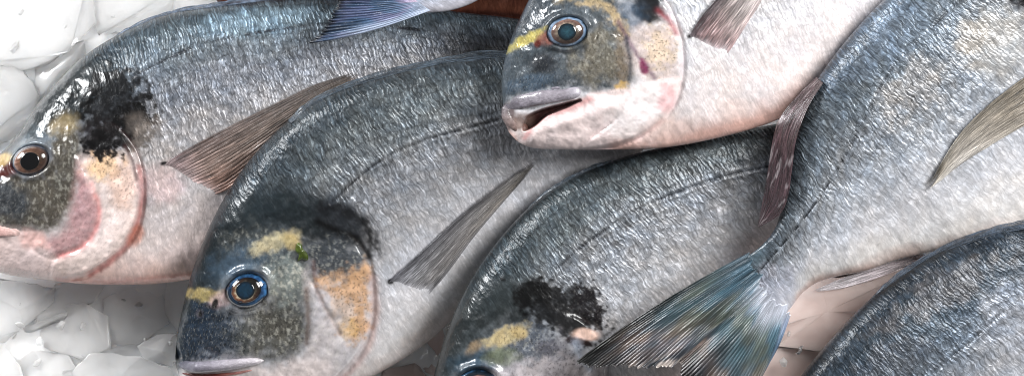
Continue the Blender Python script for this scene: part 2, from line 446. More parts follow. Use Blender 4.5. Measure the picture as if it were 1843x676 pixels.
# ------------------------------------------------------------------ fins
def fin(name, root, A, B, col, keys=(), off=.0012, z0=None, rays=18, nu=90, lift=0.0, amp=.0004, rag=.06, curl=0.0, colf=None, thick=.0006, zk=.05, fleshy=.0):
    """fin between two edge curves A and B (both root -> tip, px); col(u, v, seedarrays) -> srgb"""
    nv = rays * 6 + 1
    Ap = spline(A, nu); Bp = spline(B, nu)
    v = np.linspace(0, 1, nv); u = np.linspace(0, 1, nu)
    vv, uu = np.meshgrid(v, u)
    rj = np.random.RandomState(int(abs(A[0][0])) + rays).rand(rays + 2)
    ridx = np.clip((vv * rays).astype(int), 0, rays)
    frac = vv * rays - np.floor(vv * rays)
    # ragged end: each ray stops at its own length and thins to a point
    endl = 1 - rag * rj[ridx] - rag * .6 * np.abs(frac - .5) * 2
    ue = uu * (1 + (endl - 1) * uu ** 3)
    k = ue * (nu - 1); i0 = np.clip(k.astype(int), 0, nu - 2); fr = k - i0
    ax = Ap[i0, 0] * (1 - fr) + Ap[i0 + 1, 0] * fr; ay = Ap[i0, 1] * (1 - fr) + Ap[i0 + 1, 1] * fr
    bx = Bp[i0, 0] * (1 - fr) + Bp[i0 + 1, 0] * fr; by = Bp[i0, 1] * (1 - fr) + Bp[i0 + 1, 1] * fr
    vq = vv if z0 is not None else .5 + (vv - .5) * (1 - .12 * (1 - ss(0, .10, uu)) ** 1.5)
    X = ax * (1 - vq) + bx * vq; Y = ay * (1 - vq) + by * vq
    xw, yw = W(X, Y, 0, zk)
    if z0 is None:
        cu = np.linspace(0, nu - 1, 16).astype(int); cv = np.linspace(0, nv - 1, 9).astype(int)
        H = np.array([[height(float(xw[a, b]), float(yw[a, b]), keys) for b in cv] for a in cu])
        H2 = np.stack([np.interp(np.arange(nu), cu, H[:, b]) for b in range(9)], 1)
        H3 = np.stack([np.interp(np.arange(nv), cv, H2[a]) for a in range(nu)], 0)
        Z = H3 - .0042 * (1 - ss(0, .04 + fleshy * vv, uu)) + off * ss(.0, .12, uu) + lift * uu
    else:
        za = np.interp(uu, np.linspace(0, 1, len(z0[0])), z0[0]); zb = np.interp(uu, np.linspace(0, 1, len(z0[1])), z0[1])
        Z = za * (1 - vv) + zb * vv
    Z = Z + amp * (np.abs(np.sin(math.pi * (vv * rays + 1.3 * (fbm(vv * 5, uu * 2, 8, 2) - .5)))) ** .6 - .5) * (.4 + .9 * vn(vv * rays * .9, uu * 3, 3)) * ss(0, .15, uu) * (1 - .6 * uu) + (fbm(vv * 3, uu * 3, 5, 3) - .5) * .0022 * ss(0, .3, uu)
    Z = Z + curl * np.sin(math.pi * vv) * uu
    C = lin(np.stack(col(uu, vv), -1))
    Lp = np.hypot(*(Ap[-1] - Ap[0]))
    P = np.stack([xw, yw, Z], -1); Pb = P.copy(); Pb[..., 2] -= thick
    Vt = np.concatenate([P.reshape(-1, 3), Pb.reshape(-1, 3)])
    n = nu * nv
    i, j = np.meshgrid(np.arange(nu - 1), np.arange(nv - 1), indexing='ij')
    a = (i * nv + j).ravel(); b = a + 1; c = a + nv + 1; d = a + nv
    F = [np.stack([a, b, c, d], 1), np.stack([d + n, c + n, b + n, a + n], 1)]
    for e in (np.arange(nv), (nu - 1) * nv + np.arange(nv), np.arange(nu) * nv, np.arange(nu) * nv + nv - 1):
        F.append(np.stack([e[:-1], e[1:], e[1:] + n, e[:-1] + n], 1))
    F = np.concatenate(F)
    suv = np.stack([uu * Lp, vv * rays, vv], -1).reshape(-1, 3)
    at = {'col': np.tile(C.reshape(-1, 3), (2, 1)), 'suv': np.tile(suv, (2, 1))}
    return mesh_np(name, shift(Vt, root), F, at, root, M_FIN)

def mixs(stops):
    """colour along u"""
    p = [a for a, b in stops]
    def f(u, v):
        return [np.interp(u, p, [b[i] for a, b in stops]) * (1 + .0 * v) for i in range(3)]
    return f

# ------------------------------------------------------------------ tubes (lips) and eyes
def tube(name, root, pts, mat, rgb, zs, rads, zk=.05, flat=1.0, n=60, m=20, tip=None):
    P = spline(pts, n); R = np.interp(np.linspace(0, 1, n), np.linspace(0, 1, len(rads)), rads)
    R = np.convolve(np.pad(R, 3, 'edge'), np.ones(7) / 7, 'valid')
    e = np.linspace(0, 1, n); R = R * np.clip(np.sqrt(np.clip(1 - ((e - .5) * 2) ** 8, 0, 1)), .02, 1)
    Z = np.interp(e, np.linspace(0, 1, len(zs)), zs)
    T = np.gradient(P, axis=0); T /= np.hypot(T[:, 0], T[:, 1])[:, None] + 1e-9; Nn = np.stack([-T[:, 1], T[:, 0]], 1)
    ph = np.linspace(0, 2 * math.pi, m, endpoint=False)
    X = P[:, 0:1] + Nn[:, 0:1] * R[:, None] * np.cos(ph); Y = P[:, 1:2] + Nn[:, 1:2] * R[:, None] * np.cos(ph)
    ZZ = Z[:, None] + R[:, None] * S * flat * np.sin(ph)
    X = X + (fbm(X / 12, Y / 12, 3, 3) - .5) * 3; ZZ = ZZ + (fbm(X / 9, Y / 9, 6, 3) - .5) * .001
    xw, yw = W(X, Y, 0, zk)
    V = np.stack([xw, yw, ZZ], -1).reshape(-1, 3)
    i, j = np.meshgrid(np.arange(n - 1), np.arange(m), indexing='ij')
    a = i * m + j; b = i * m + (j + 1) % m; c = (i + 1) * m + (j + 1) % m; d = (i + 1) * m + j
    F = np.stack([a, b, c, d], -1).reshape(-1, 4)
    rgb = np.asarray(rgb, float)
    if rgb.ndim == 1: C = np.tile(lin(rgb), (n * m, 1))
    else:
        cc = np.stack([np.interp(e, np.linspace(0, 1, len(rgb)), lin(rgb)[:, i]) for i in range(3)], 1)
        C = np.repeat(cc, m, 0)
    C = C * (.75 + .5 * fbm(V[:, 0:1] / S / 10, V[:, 1:2] / S / 10, 2, 3))
    return mesh_np(name, shift(V, root), F, {'col': C}, root, mat)

def cap(name, parent, cx, cy, rx, ry, an, zc, hgt, colf, mat, zk, base, nr=26, na=64, tilt=(0, 0)):
    """domed disc, px units; colf(r, angle) -> srgb"""
    a = math.radians(an); c, s = math.cos(a), math.sin(a)
    r = np.linspace(0, 1, nr)[:, None]; ph = np.linspace(0, 2 * math.pi, na, endpoint=False)[None, :]
    u = r * np.cos(ph) * rx; v = r * np.sin(ph) * ry
    X = cx + u * c - v * s; Y = cy + u * s + v * c
    Z = zc + hgt * np.sqrt(np.clip(1 - (r * .985) ** 2, 0, 1)) * np.ones_like(ph) + tilt[0] * (X - cx) + tilt[1] * (Y - cy)
    xw, yw = W(X, Y, 0, zk)
    V = np.stack([xw, yw, Z], -1).reshape(-1, 3)
    Vb = V[-na:].copy(); Vb[:, 2] -= .0015
    V = np.vstack([V, Vb])
    i, j = np.meshgrid(np.arange(nr), np.arange(na), indexing='ij')
    A = i * na + j; B = i * na + (j + 1) % na; Cc = (i + 1) * na + (j + 1) % na; D = (i + 1) * na + j
    F = np.stack([A, D, Cc, B], -1).reshape(-1, 4)
    rr = np.concatenate([(r * np.ones_like(ph)).ravel(), np.ones(na)]); pp = np.concatenate([(ph * np.ones_like(r)).ravel(), ph.ravel()])
    C = lin(np.stack(colf(rr, pp), -1))
    off = np.array(base)
    return mesh_np(name, V - off, F, {'col': C}, parent, mat)

def ramp3(stops, n1=.0, seed=1, am=0, aa=0):
    p = [a for a, b in stops]
    def f(r, ph):
        q = r + n1 * (vn(np.cos(ph) * 6 + 9, np.sin(ph) * 6 + 9, seed) - .5)
        return [np.clip(np.interp(q, p, [b[i] for a, b in stops]) * (1 + .3 * (vn(ph * 9, r * 3, seed + 1) - .5)) * (1 - am * .5 * (1 + np.cos(ph - aa))), 0, 255) for i in range(3)]
    return f

def fish_eye(f, key, outer, iris, pupil, pr=.42, ir=.74, po=(0, 0), h=.0056):
    root = f['root']; cx, cy, rx, ry, an = f['eye']; zk = f['zk']
    xw, yw = W(cx, cy, 0, zk)
    zc = np.median([height(float(xw + dx * S), float(yw + dy * S), [key]) for dx, dy in ((0, ry * 1.1), (0, -ry * 1.1), (rx * 1.1, 0), (-rx * 1.1, 0))]) - .0020
    base = np.array(root.location)
    e = cap('eye', root, cx, cy, rx, ry, an, zc, h, outer, M_EYE, zk, base)
    k = ir
    hi = h * math.sqrt(1 - 0) - h * math.sqrt(1 - k * k)
    cap('iris', e, cx + po[0] * .5, cy + po[1] * .5, rx * k, ry * k, an, zc + h * math.sqrt(1 - k * k) + .0003, hi, iris, M_IRIS, zk, base)
    k2 = pr
    hp = h - h * math.sqrt(1 - k2 * k2)
    cap('pupil', e, cx + po[0], cy + po[1], max(rx, ry) * k2 * .97, (rx * .35 + ry * .65) * k2 * 1.05, an, zc + h * math.sqrt(1 - k2 * k2) + .00075, hp, pupil, M_EYE, zk, base)
    return e

# ------------------------------------------------------------------ the seven fish
A = dict(label='leftmost sea bream, with a brown eye and a large black patch behind its head',
    st=[((-107, 368), (-105, 390)), ((-80, 325), (-95, 430)), ((-40, 295), (-60, 466)), ((-2, 276), (0, 492)), ((33, 240), (70, 503)), ((62, 192), (140, 511)),
        ((100, 148), (215, 513)), ((150, 100), (290, 510)), ((215, 60), (370, 497)), ((300, 25), (460, 475)), ((400, 9), (560, 440)), ((500, -2), (650, 395)),
        ((610, -5), (740, 345)), ((720, 6), (830, 285)), ((820, 20), (910, 230)), ((900, 29), (980, 190)), ((970, 38), (1040, 150)), ((1040, 48), (1090, 130))],
    zD=[.034, .032, .030, .030, .030], zV=[.026, .024, .024, .026, .030], thick=.021,
    head=[(-150, 380), (-100, 300), (0, 240), (60, 150), (120, 120), (170, 160), (150, 215), (205, 225), (240, 265), (258, 310), (258, 375), (240, 425), (205, 470), (150, 530), (-100, 530)],
    operc=[(150, 240), (200, 225), (238, 262), (255, 310), (254, 370), (240, 418), (205, 460), (150, 492), (90, 502), (100, 464), (140, 450), (168, 420), (178, 380), (170, 340), (152, 300), (146, 262)],
    opline=[(248, 282), (255, 310), (254, 370), (240, 418), (205, 460), (150, 492)],
    cheek=[(-60, 330), (0, 322), (70, 322), (110, 290), (125, 225), (142, 290), (172, 340), (180, 382), (168, 422), (140, 452), (90, 462), (60, 440), (70, 412), (-60, 410)],
    eye=(59, 288, 36, 27, -20), lat=[(240, 140), (290, 113), (350, 86), (400, 72), (450, 62), (500, 54), (560, 46), (640, 44), (760, 55)], latk=1,
    shade=[(0, (36, 44, 52)), (.07, (78, 90, 98)), (.18, (100, 108, 116)), (.27, (108, 112, 120)), (.45, (148, 146, 148)), (.65, (178, 172, 172)), (.82, (220, 206, 203)), (1, (224, 190, 180))],
    opedge=(140, 80, 76), opk=.15, uo=0,
    paint=[
        ('blob', 170, 120, 90, 36, -42, (48, 58, 66), .7, dict(warp=.6, soft=.6, fs=26)),
        ('poly', [(-150, 400), (-90, 290), (0, 262), (40, 200), (80, 140), (120, 110), (190, 110), (180, 160), (150, 215), (100, 225), (40, 245), (0, 300), (-60, 340)], (30, 37, 40), .95, dict(warp=36, soft=20, silver=.06, scal=.3, sm=.7)),
        ('blob', 208, 190, 78, 58, 48, (6, 5, 6), .96, dict(warp=.8, soft=.22, fs=12, seed=5, silver=0, scal=.3)),
        ('blob', 245, 225, 36, 40, 20, (8, 7, 8), .97, dict(warp=1.0, soft=.15, fs=7, seed=2, silver=0)),
        ('blob', 180, 255, 34, 34, 10, (26, 20, 22), .93, dict(warp=.6, soft=.35, fs=10, seed=8, silver=0, scal=0)),
        ('poly', [(-60, 330), (0, 318), (80, 312), (98, 250), (118, 215), (142, 215), (146, 262), (148, 300), (142, 350), (115, 395), (70, 410), (-60, 410)], (84, 78, 68), .95, dict(warp=30, fleck=.35, silver=.25, scal=0, speck=.25)),
        ('blob', 15, 365, 48, 30, 10, (58, 66, 76), .75, dict(warp=.5, speck=.5)),
        ('blob', 118, 222, 26, 20, -30, (140, 122, 88), .7, dict(warp=.4)),
        ('poly', [(146, 290), (160, 320), (180, 362), (182, 392), (168, 424), (140, 452), (95, 468), (60, 440), (110, 420), (130, 380), (140, 340)], (178, 138, 140), .9, dict(warp=10, speck=.2, silver=.15, scal=0)),
        ('line', [(168, 330), (180, 375), (172, 415), (145, 446), (105, 462)], 5, (214, 130, 128), .75),
        ('poly', [(150, 285), (200, 280), (245, 280), (254, 330), (252, 380), (238, 418), (203, 460), (150, 492), (70, 504), (-20, 500), (-60, 440), (20, 440), (95, 470), (145, 456), (176, 424), (186, 380), (172, 335)], (218, 200, 194), .93, dict(warp=12, speck=.15, silver=.1, scal=0)),
        ('blob', 190, 300, 32, 24, -15, (210, 172, 128), .8, dict(warp=.6, speck=.55, fs=12)),
        ('blob', 222, 330, 22, 40, 0, (206, 170, 150), .6, dict(warp=.4, speck=.4)),
        ('poly', [(-60, 415), (50, 418), (80, 440), (95, 470), (90, 505), (0, 500), (-80, 470)], (226, 204, 200), .95, dict(warp=10, silver=0, scal=0, sm=.2)),
        ('blob', 62, 430, 26, 16, 10, (212, 160, 150), .6, dict(warp=.5)),
        ('line', [(252, 300), (258, 345), (250, 395), (228, 440), (200, 468), (160, 495)], 6, (176, 100, 96), .7),
        ('blob', 244, 425, 13, 20, 25, (206, 120, 90), .6, dict(warp=.5)),
        ('line', [(100, 503), (180, 507), (250, 504), (330, 496), (400, 486)], 6, (196, 120, 108), .55),
        ('blob', 290, 330, 40, 34, 0, (214, 184, 184), .55, dict(warp=.4, scal=.5)),
        ('blob', 275, 270, 36, 60, -20, (180, 168, 160), .3, dict(warp=.5)),
        ('blob', 10, 305, 24, 13, -15, (92, 32, 22), .9, dict(warp=.3, scal=0, silver=0, sm=.2)),
        ('blob', 4, 288, 18, 10, -30, (176, 150, 96), .8, dict(warp=.3)),
        ('blob', 184, 262, 32, 24, 10, (10, 8, 10), .97, dict(warp=1.0, soft=.2, fs=7)),
        ('line', [(228, 262), (240, 290), (248, 322)], 4, (60, 34, 34), .7),
        ('blob', 297, 294, 7, 3.5, -10, (12, 10, 12), .96, dict(warp=.2)),
        ('blob', 470, 40, 90, 24, -6, (128, 150, 165), .5, dict(warp=.5, silver=.6)),
    ])

B = dict(label='sea bream with a blue-rimmed eye and a green weed scrap on its head',
    st=[((313, 642), (313, 664)), ((317, 602), (328, 694)), ((328, 550), (380, 716)), ((346, 485), (455, 728)), ((371, 420), (535, 722)), ((402, 360), (612, 702)), ((445, 295), (690, 668)),
        ((500, 235), (762, 622)), ((565, 184), (818, 572)), ((640, 151), (870, 520)), ((740, 123), (930, 465)), ((850, 104), (1000, 405)), ((940, 93), (1070, 348)), ((1040, 80), (1140, 288)),
        ((1140, 60), (1200, 222)), ((1230, 30), (1260, 140)), ((1290, 5), (1310, 90))],
    zD=[.034, .050, .058, .058, .055, .05], zV=[.022, .020, .020, .026, .034, .04], thick=.023,
    head=[(280, 720), (290, 560), (330, 460), (370, 420), (440, 400), (520, 385), (590, 370), (640, 400), (668, 450), (672, 510), (672, 570), (655, 640), (600, 740)],
    operc=[(548, 420), (590, 400), (632, 425), (660, 465), (668, 515), (667, 570), (652, 620), (620, 665), (570, 705), (500, 722), (520, 670), (552, 610), (566, 560), (556, 500)],
    opline=[(664, 480), (668, 515), (667, 570), (652, 620), (620, 665), (570, 705)],
    cheek=[(340, 590), (400, 580), (450, 572), (500, 545), (530, 470), (552, 500), (557, 560), (552, 605), (525, 640), (480, 645), (400, 640)],
    eye=(447, 520, 39, 32, -18), lat=[(598, 366), (640, 326), (690, 288), (760, 255), (830, 235), (900, 216), (980, 190), (1060, 160)], latk=.95,
    shade=[(0, (30, 37, 43)), (.05, (60, 67, 72)), (.16, (90, 97, 101)), (.28, (110, 115, 119)), (.42, (140, 142, 147)), (.6, (180, 180, 184)), (.78, (216, 215, 220)), (.93, (228, 224, 224)), (1, (210, 196, 190))],
    opedge=(120, 110, 110), opk=.2, uo=3100,
    ridge=[([(560, 500), (585, 550), (612, 600)], 4, -.0007), ([(370, 545), (400, 550), (430, 560)], 4, .0005)],
    paint=[
        ('blob', 470, 330, 150, 60, -38, (52, 62, 70), .5, dict(warp=.8, soft=.6, fs=16)),
        ('blob', 560, 375, 80, 30, 0, (44, 50, 56), .45, dict(warp=.9, soft=.5, fs=10)),
        ('poly', [(280, 720), (290, 560), (330, 450), (380, 395), (450, 350), (530, 345), (590, 366), (632, 400), (640, 436), (600, 444), (556, 440), (530, 430), (500, 425), (440, 440), (400, 480), (380, 560), (345, 600), (340, 650)], (30, 38, 42), .95, dict(warp=50, soft=30, silver=.08, scal=.3, sm=.7)),
        ('blob', 620, 400, 46, 32, 30, (48, 52, 58), .9, dict(warp=.5, silver=.2, scal=.3)),
        ('line', [(575, 398), (612, 416), (640, 428), (664, 460)], 8, (10, 10, 12), .95), ('line', [(580, 372), (630, 384), (664, 412), (678, 448)], 11, (28, 29, 32), .85, dict(warp=22)),
        ('line', [(655, 395), (668, 420), (664, 462)], 5, (20, 20, 22), .7),
        ('poly', [(318, 660), (330, 600), (350, 545), (390, 545), (420, 565), (440, 600), (430, 640), (340, 648)], (40, 56, 74), .93, dict(warp=40, soft=20, speck=.85, silver=.15, scal=0)),
        ('poly', [(420, 430), (500, 420), (560, 470), (560, 560), (556, 610), (520, 645), (440, 645), (425, 590), (490, 540), (490, 490), (440, 475)], (84, 87, 86), .9, dict(warp=50, fleck=.5, soft=26, speck=.3, silver=.5, scal=0)),
        ('blob', 440, 470, 66, 28, -20, (66, 86, 104), .8, dict(warp=.5, soft=.6, silver=.2, scal=0)),
        ('blob', 500, 590, 50, 50, 0, (104, 98, 84), .55, dict(warp=.9, soft=.7, fleck=.7, speck=.55, silver=.45, fs=14)),
        ('blob', 515, 500, 34, 44, 0, (132, 140, 136), .7, dict(warp=.6, fleck=.9, speck=.3, silver=.6, fs=12)),
        ('poly', [(556, 480), (600, 490), (664, 500), (668, 570), (650, 625), (610, 680), (540, 720), (480, 720), (500, 660), (545, 640), (562, 590)], (205, 198, 200), .9, dict(warp=20, fleck=.4, silver=.3, speck=.1, scal=0)),
        ('poly', [(560, 440), (610, 430), (655, 465), (664, 505), (620, 510), (570, 500)], (66, 72, 78), .9, dict(warp=34, fleck=.5, silver=.4, speck=.4, scal=0, fs=9)),
        ('poly', [(568, 500), (610, 500), (655, 478), (664, 540), (660, 590), (640, 610), (618, 590), (600, 540)], (212, 168, 128), .9, dict(warp=44, speck=.5, silver=.1, fs=11)),
        ('blob', 628, 590, 18, 20, 0, (220, 178, 116), .6, dict(warp=.6, speck=.2, fs=9)),
        ('line', [(566, 470), (572, 520), (590, 560), (612, 600)], 4, (120, 96, 92), .6),
        ('line', [(553, 520), (555, 570), (552, 618)], 5, (110, 92, 82), .7),
        ('poly', [(330, 668), (440, 658), (500, 660), (545, 645), (600, 660), (560, 730), (340, 740)], (222, 210, 208), .95, dict(warp=14, silver=.05, scal=0, sm=.3)),
        ('blob', 610, 560, 22, 26, 0, (208, 196, 190), .6, dict(warp=.8, fs=8)),
        ('blob', 368, 530, 36, 12, 4, (150, 134, 88), .88, dict(warp=.5, speck=.25, fs=9)),
        ('blob', 492, 437, 44, 14, -22, (192, 180, 146), .85, dict(warp=.55, fs=10)),
        ('blob', 528, 432, 16, 14, 0, (196, 172, 116), .7, dict(warp=.5)),
        ('blob', 400, 538, 24, 14, -25, (176, 152, 150), .8, dict(warp=.3, silver=0)),
        ('blob', 388, 546, 5, 10, 20, (10, 10, 12), .95, dict(warp=.2, seed=2)),
        ('blob', 360, 564, 7, 8, 0, (88, 84, 92), .8), ('blob', 361, 564, 3.5, 5, 0, (12, 12, 14), .95),
        ('line', [(672, 500), (676, 560), (664, 620), (630, 668), (590, 700)], 8, (206, 176, 170), .7),
        ('blob', 703, 506, 6, 5, -10, (16, 16, 18), .96, dict(warp=.3)),
        ('blob', 790, 600, 50, 30, -40, (196, 184, 180), .5, dict(warp=.3)),
    ])

C = dict(label='sea bream with open mouth and pale pink jaw lying on top of the others',
    st=[((904, 172), (905, 206)), ((903, 142), (918, 240)), ((909, 104), (952, 264)), ((921, 66), (1020, 269)), ((939, 25), (1092, 269)), ((962, -20), (1158, 268)),
        ((995, -75), (1215, 263)), ((1040, -130), (1275, 252)), ((1100, -180), (1340, 236)), ((1180, -220), (1400, 216)), ((1280, -245), (1460, 185)),
        ((1380, -255), (1530, 140)), ((1480, -250), (1600, 90)), ((1580, -240), (1670, 30)), ((1660, -225), (1730, -40)), ((1730, -215), (1770, -110))],
    zD=[.082, .088, .088, .085, .08], zV=[.080, .070, .070, .070, .07], thick=.021,
    head=[(880, 250), (880, 100), (920, -40), (1000, -140), (1150, -60), (1185, -5), (1212, 30), (1227, 80), (1228, 135), (1216, 185), (1180, 240), (1130, 290), (900, 290)],
    operc=[(1120, -10), (1165, -20), (1198, 10), (1216, 50), (1225, 90), (1225, 135), (1214, 180), (1190, 215), (1150, 244), (1100, 262), (1045, 266), (1100, 222), (1138, 168), (1134, 110), (1118, 60)],
    opline=[(1198, 10), (1216, 50), (1225, 90), (1225, 135), (1214, 180), (1190, 215), (1150, 244), (1100, 262)],
    cheek=[(918, 158), (955, 112), (990, 98), (1040, 96), (1080, 62), (1108, 52), (1128, 100), (1133, 150), (1112, 168), (1060, 164), (1000, 152), (930, 172)],
    eye=(1021, 58, 37, 28, -8), lat=[(1200, -80), (1300, -140), (1400, -170)],
    shade=[(0, (40, 50, 60)), (.1, (90, 104, 116)), (.25, (150, 156, 164)), (.4, (208, 208, 212)), (.6, (228, 226, 230)), (.88, (236, 224, 222)), (1, (234, 196, 186))],
    opedge=(206, 150, 150), opk=.15, oph=.0012, uo=6200,
    cavity=[([(942, 234), (948, 212), (968, 200), (1002, 190), (1044, 180), (1020, 193), (985, 207), (962, 226)], .0085, 3)],
    ridge=[([(960, 240), (1000, 226), (1060, 205), (1100, 195)], 13, .0016), ([(960, 250), (1040, 252), (1110, 246)], 8, .0006)],
    paint=[
        ('poly', [(880, 220), (880, 100), (930, -60), (1060, -60), (1130, 40), (1134, 110), (1134, 155), (1060, 165), (960, 165), (900, 205)], (74, 83, 90), .95, dict(warp=22, silver=.2, scal=.15, speck=.35)),
        ('blob', 1080, 110, 46, 46, 0, (122, 114, 98), .75, dict(warp=.7, fleck=.45, silver=.3, speck=.4)),
        ('blob', 960, 20, 42, 44, 30, (62, 70, 78), .8, dict(warp=.4, speck=.3)),
        ('blob', 975, 115, 22, 18, 0, (46, 48, 54), .8, dict(warp=.5)),
        ('blob', 955, 150, 45, 14, -12, (74, 92, 110), .7, dict(warp=.5, speck=.6)),
        ('blob', 1120, 100, 14, 46, 0, (128, 110, 90), .6, dict(warp=.6, speck=.4)),
        ('poly', [(1136, -60), (1190, -30), (1200, 10), (1190, 40), (1160, 46), (1135, 20)], (14, 16, 22), .97, dict(warp=30, silver=0, fs=10)),
        ('blob', 1135, 30, 28, 26, 30, (66, 84, 104), .7, dict(warp=.6)),
        ('poly', [(1130, 60), (1180, 50), (1212, 50), (1222, 100), (1216, 140), (1180, 150), (1140, 120)], (208, 190, 184), .9, dict(warp=16, speck=.2, silver=.15, scal=0)),
        ('blob', 1186, 92, 24, 34, 10, (214, 190, 158), .6, dict(warp=.9, speck=.6, fs=8)),
        ('line', [(1000, -8), (1050, 0), (1090, 14), (1112, 38), (1128, 64)], 8, (190, 166, 124), .7, dict(warp=22)),
        ('line', [(1112, 40), (1140, 90), (1162, 118), (1178, 142)], 5, (96, 66, 90), .65),
        ('blob', 1158, 120, 8, 13, -10, (130, 38, 84), .9, dict(warp=.5, fs=6)),
        ('line', [(1126, 70), (1134, 110), (1132, 150)], 4, (60, 64, 74), .7),
        ('blob', 1118, 158, 13, 9, -40, (220, 178, 100), .8, dict(warp=.5, fs=6)),
        ('poly', [(930, 262), (940, 236), (985, 206), (1045, 178), (1070, 166), (1130, 160), (1180, 146), (1222, 140), (1216, 184), (1190, 216), (1140, 290), (930, 290)], (236, 218, 216), .97, dict(warp=7, soft=4, silver=0, scal=0, sm=.18)),
        ('blob', 1150, 200, 60, 40, -20, (232, 226, 226), .7, dict(warp=.5, silver=.1)),
        ('line', [(945, 248), (962, 226), (990, 208), (1040, 188), (1062, 178)], 6, (232, 168, 166), .7),
        ('poly', [(946, 232), (950, 210), (970, 198), (1002, 189), (1044, 179), (1020, 193), (985, 208), (962, 228)], (66, 22, 18), .97, dict(warp=2, soft=3, silver=0)),
        ('blob', 914, 212, 14, 26, 10, (112, 98, 98), .95, dict(warp=.2, sm=.5)),
        ('blob', 938, 218, 22, 16, -20, (120, 98, 90), .9, dict(warp=.3, silver=0)),
        ('blob', 1200, 176, 14, 26, 10, (236, 184, 186), .7, dict(warp=.4)),
        ('line', [(1190, 218), (1150, 246), (1105, 262)], 4, (196, 176, 176), .6),
        ('line', [(1184, 20), (1205, 40), (1216, 60)], 6, (150, 60, 70), .7),
        ('line', [(1110, 266), (1180, 262), (1250, 248), (1320, 232), (1400, 208), (1470, 170)], 15, (234, 186, 172), .75, dict(scal=.2)),  # reddish belly fold, its pinkish under-lighting painted into the colour
        ('blob', 1195, 235, 40, 26, -20, (238, 206, 196), .6, dict(warp=.4, scal=0)),
        ('blob', 1241, 66, 5, 4, -10, (24, 16, 20), .96, dict(warp=.3)),
        ('blob', 945, 74, 38, 9, -27, (186, 172, 96), .88, dict(warp=.55, fs=9)),
        ('blob', 984, 70, 20, 12, -15, (150, 96, 84), .85, dict(warp=.3)), ('blob', 968, 80, 6, 7, 0, (110, 40, 30), .9, dict(warp=.3)),
    ])

D = dict(label='dark-naped sea bream whose eye is half cut by the bottom edge',
    st=[((763, 795), (766, 815)), ((766, 745), (790, 845)), ((775, 700), (840, 868)), ((787, 652), (900, 880)), ((803, 600), (970, 880)), ((828, 540), (1045, 862)), ((862, 480), (1120, 825)),
        ((905, 422), (1190, 778)), ((955, 370), (1250, 720)), ((1020, 325), (1298, 655)), ((1100, 290), (1345, 588)), ((1190, 265), (1388, 520)), ((1290, 244), (1432, 452)),
        ((1380, 226), (1476, 390)), ((1460, 212), (1515, 335)), ((1530, 205), (1555, 300))],
    zD=[.038, .050, .056, .058, .056, .05], zV=[.026, .022, .022, .026, .036, .045], thick=.023,
    head=[(740, 830), (760, 660), (800, 590), (860, 560), (940, 540), (1010, 540), (1075, 585), (1095, 640), (1085, 740), (1020, 900)],
    operc=[(975, 560), (1030, 565), (1075, 598), (1092, 650), (1085, 720), (1060, 780), (980, 850), (930, 860), (960, 780), (985, 700), (976, 640)],
    opline=[(1075, 598), (1092, 650), (1085, 720), (1060, 780)],
    cheek=[(780, 740), (850, 725), (920, 690), (950, 620), (975, 660), (978, 720), (950, 780), (850, 790)],
    eye=(860, 692, 40, 33, -12), lat=[(1003, 482), (1035, 452), (1078, 420), (1140, 380), (1220, 345), (1300, 318), (1380, 300)], latk=1,
    shade=[(0, (28, 35, 39)), (.05, (62, 70, 74)), (.15, (92, 99, 103)), (.25, (115, 119, 124)), (.36, (146, 149, 155)), (.55, (186, 186, 190)), (.8, (206, 202, 202)), (1, (206, 190, 186))],
    opk=.25, opedge=(90, 80, 80), uo=9400,
    paint=[
        ('blob', 880, 490, 90, 50, -50, (50, 60, 66), .75, dict(warp=.6, soft=.6, fs=26)),
        ('poly', [(740, 830), (755, 640), (800, 560), (850, 510), (930, 505), (960, 520), (960, 560), (940, 590), (900, 580), (850, 610), (830, 650), (800, 700), (790, 780)], (44, 50, 52), .93, dict(warp=46, soft=28, silver=.08, scal=.4, sm=.7)),
        ('blob', 1010, 555, 78, 46, 26, (14, 13, 14), .955, dict(warp=.85, soft=.28, fs=11, seed=6, silver=.02, scal=.25)),
        ('blob', 965, 525, 30, 24, 0, (8, 8, 9), .95, dict(warp=.5, silver=0)),
        ('blob', 1055, 545, 26, 36, -30, (26, 22, 25), .9, dict(warp=1.0, soft=.2, fs=7, speck=.3)),
        ('blob', 960, 620, 56, 36, 20, (82, 88, 98), .85, dict(warp=.6, fleck=.5, speck=.5, silver=.3, scal=0)),
        ('blob', 1010, 640, 44, 36, 20, (96, 92, 98), .7, dict(warp=.6, speck=.5, silver=.2)),
        ('poly', [(880, 640), (960, 650), (1060, 640), (1090, 700), (1000, 860), (880, 760)], (176, 168, 170), .9, dict(warp=30, speck=.3, silver=.2, scal=0)),
        ('blob', 912, 604, 38, 15, -22, (188, 170, 126), .85, dict(warp=.55, fs=9)),
        ('blob', 934, 596, 13, 11, 0, (190, 164, 112), .6, dict(warp=.4)),
        ('blob', 852, 626, 10, 22, 40, (150, 126, 96), .75, dict(warp=.5)),
        ('blob', 862, 650, 56, 22, -10, (50, 72, 88), .85, dict(warp=.3, scal=0, silver=.15)),
        ('blob', 905, 640, 30, 16, 0, (120, 126, 92), .6, dict(warp=.5)),
        ('blob', 1055, 600, 24, 10, 5, (222, 188, 172), .95, dict(warp=.2, silver=0, scal=0)),
        ('blob', 1040, 612, 26, 6, 10, (60, 34, 30), .7, dict(warp=.3)),
        ('line', [(1035, 615), (1045, 640), (1060, 660)], 8, (170, 180, 196), .6),
    ])

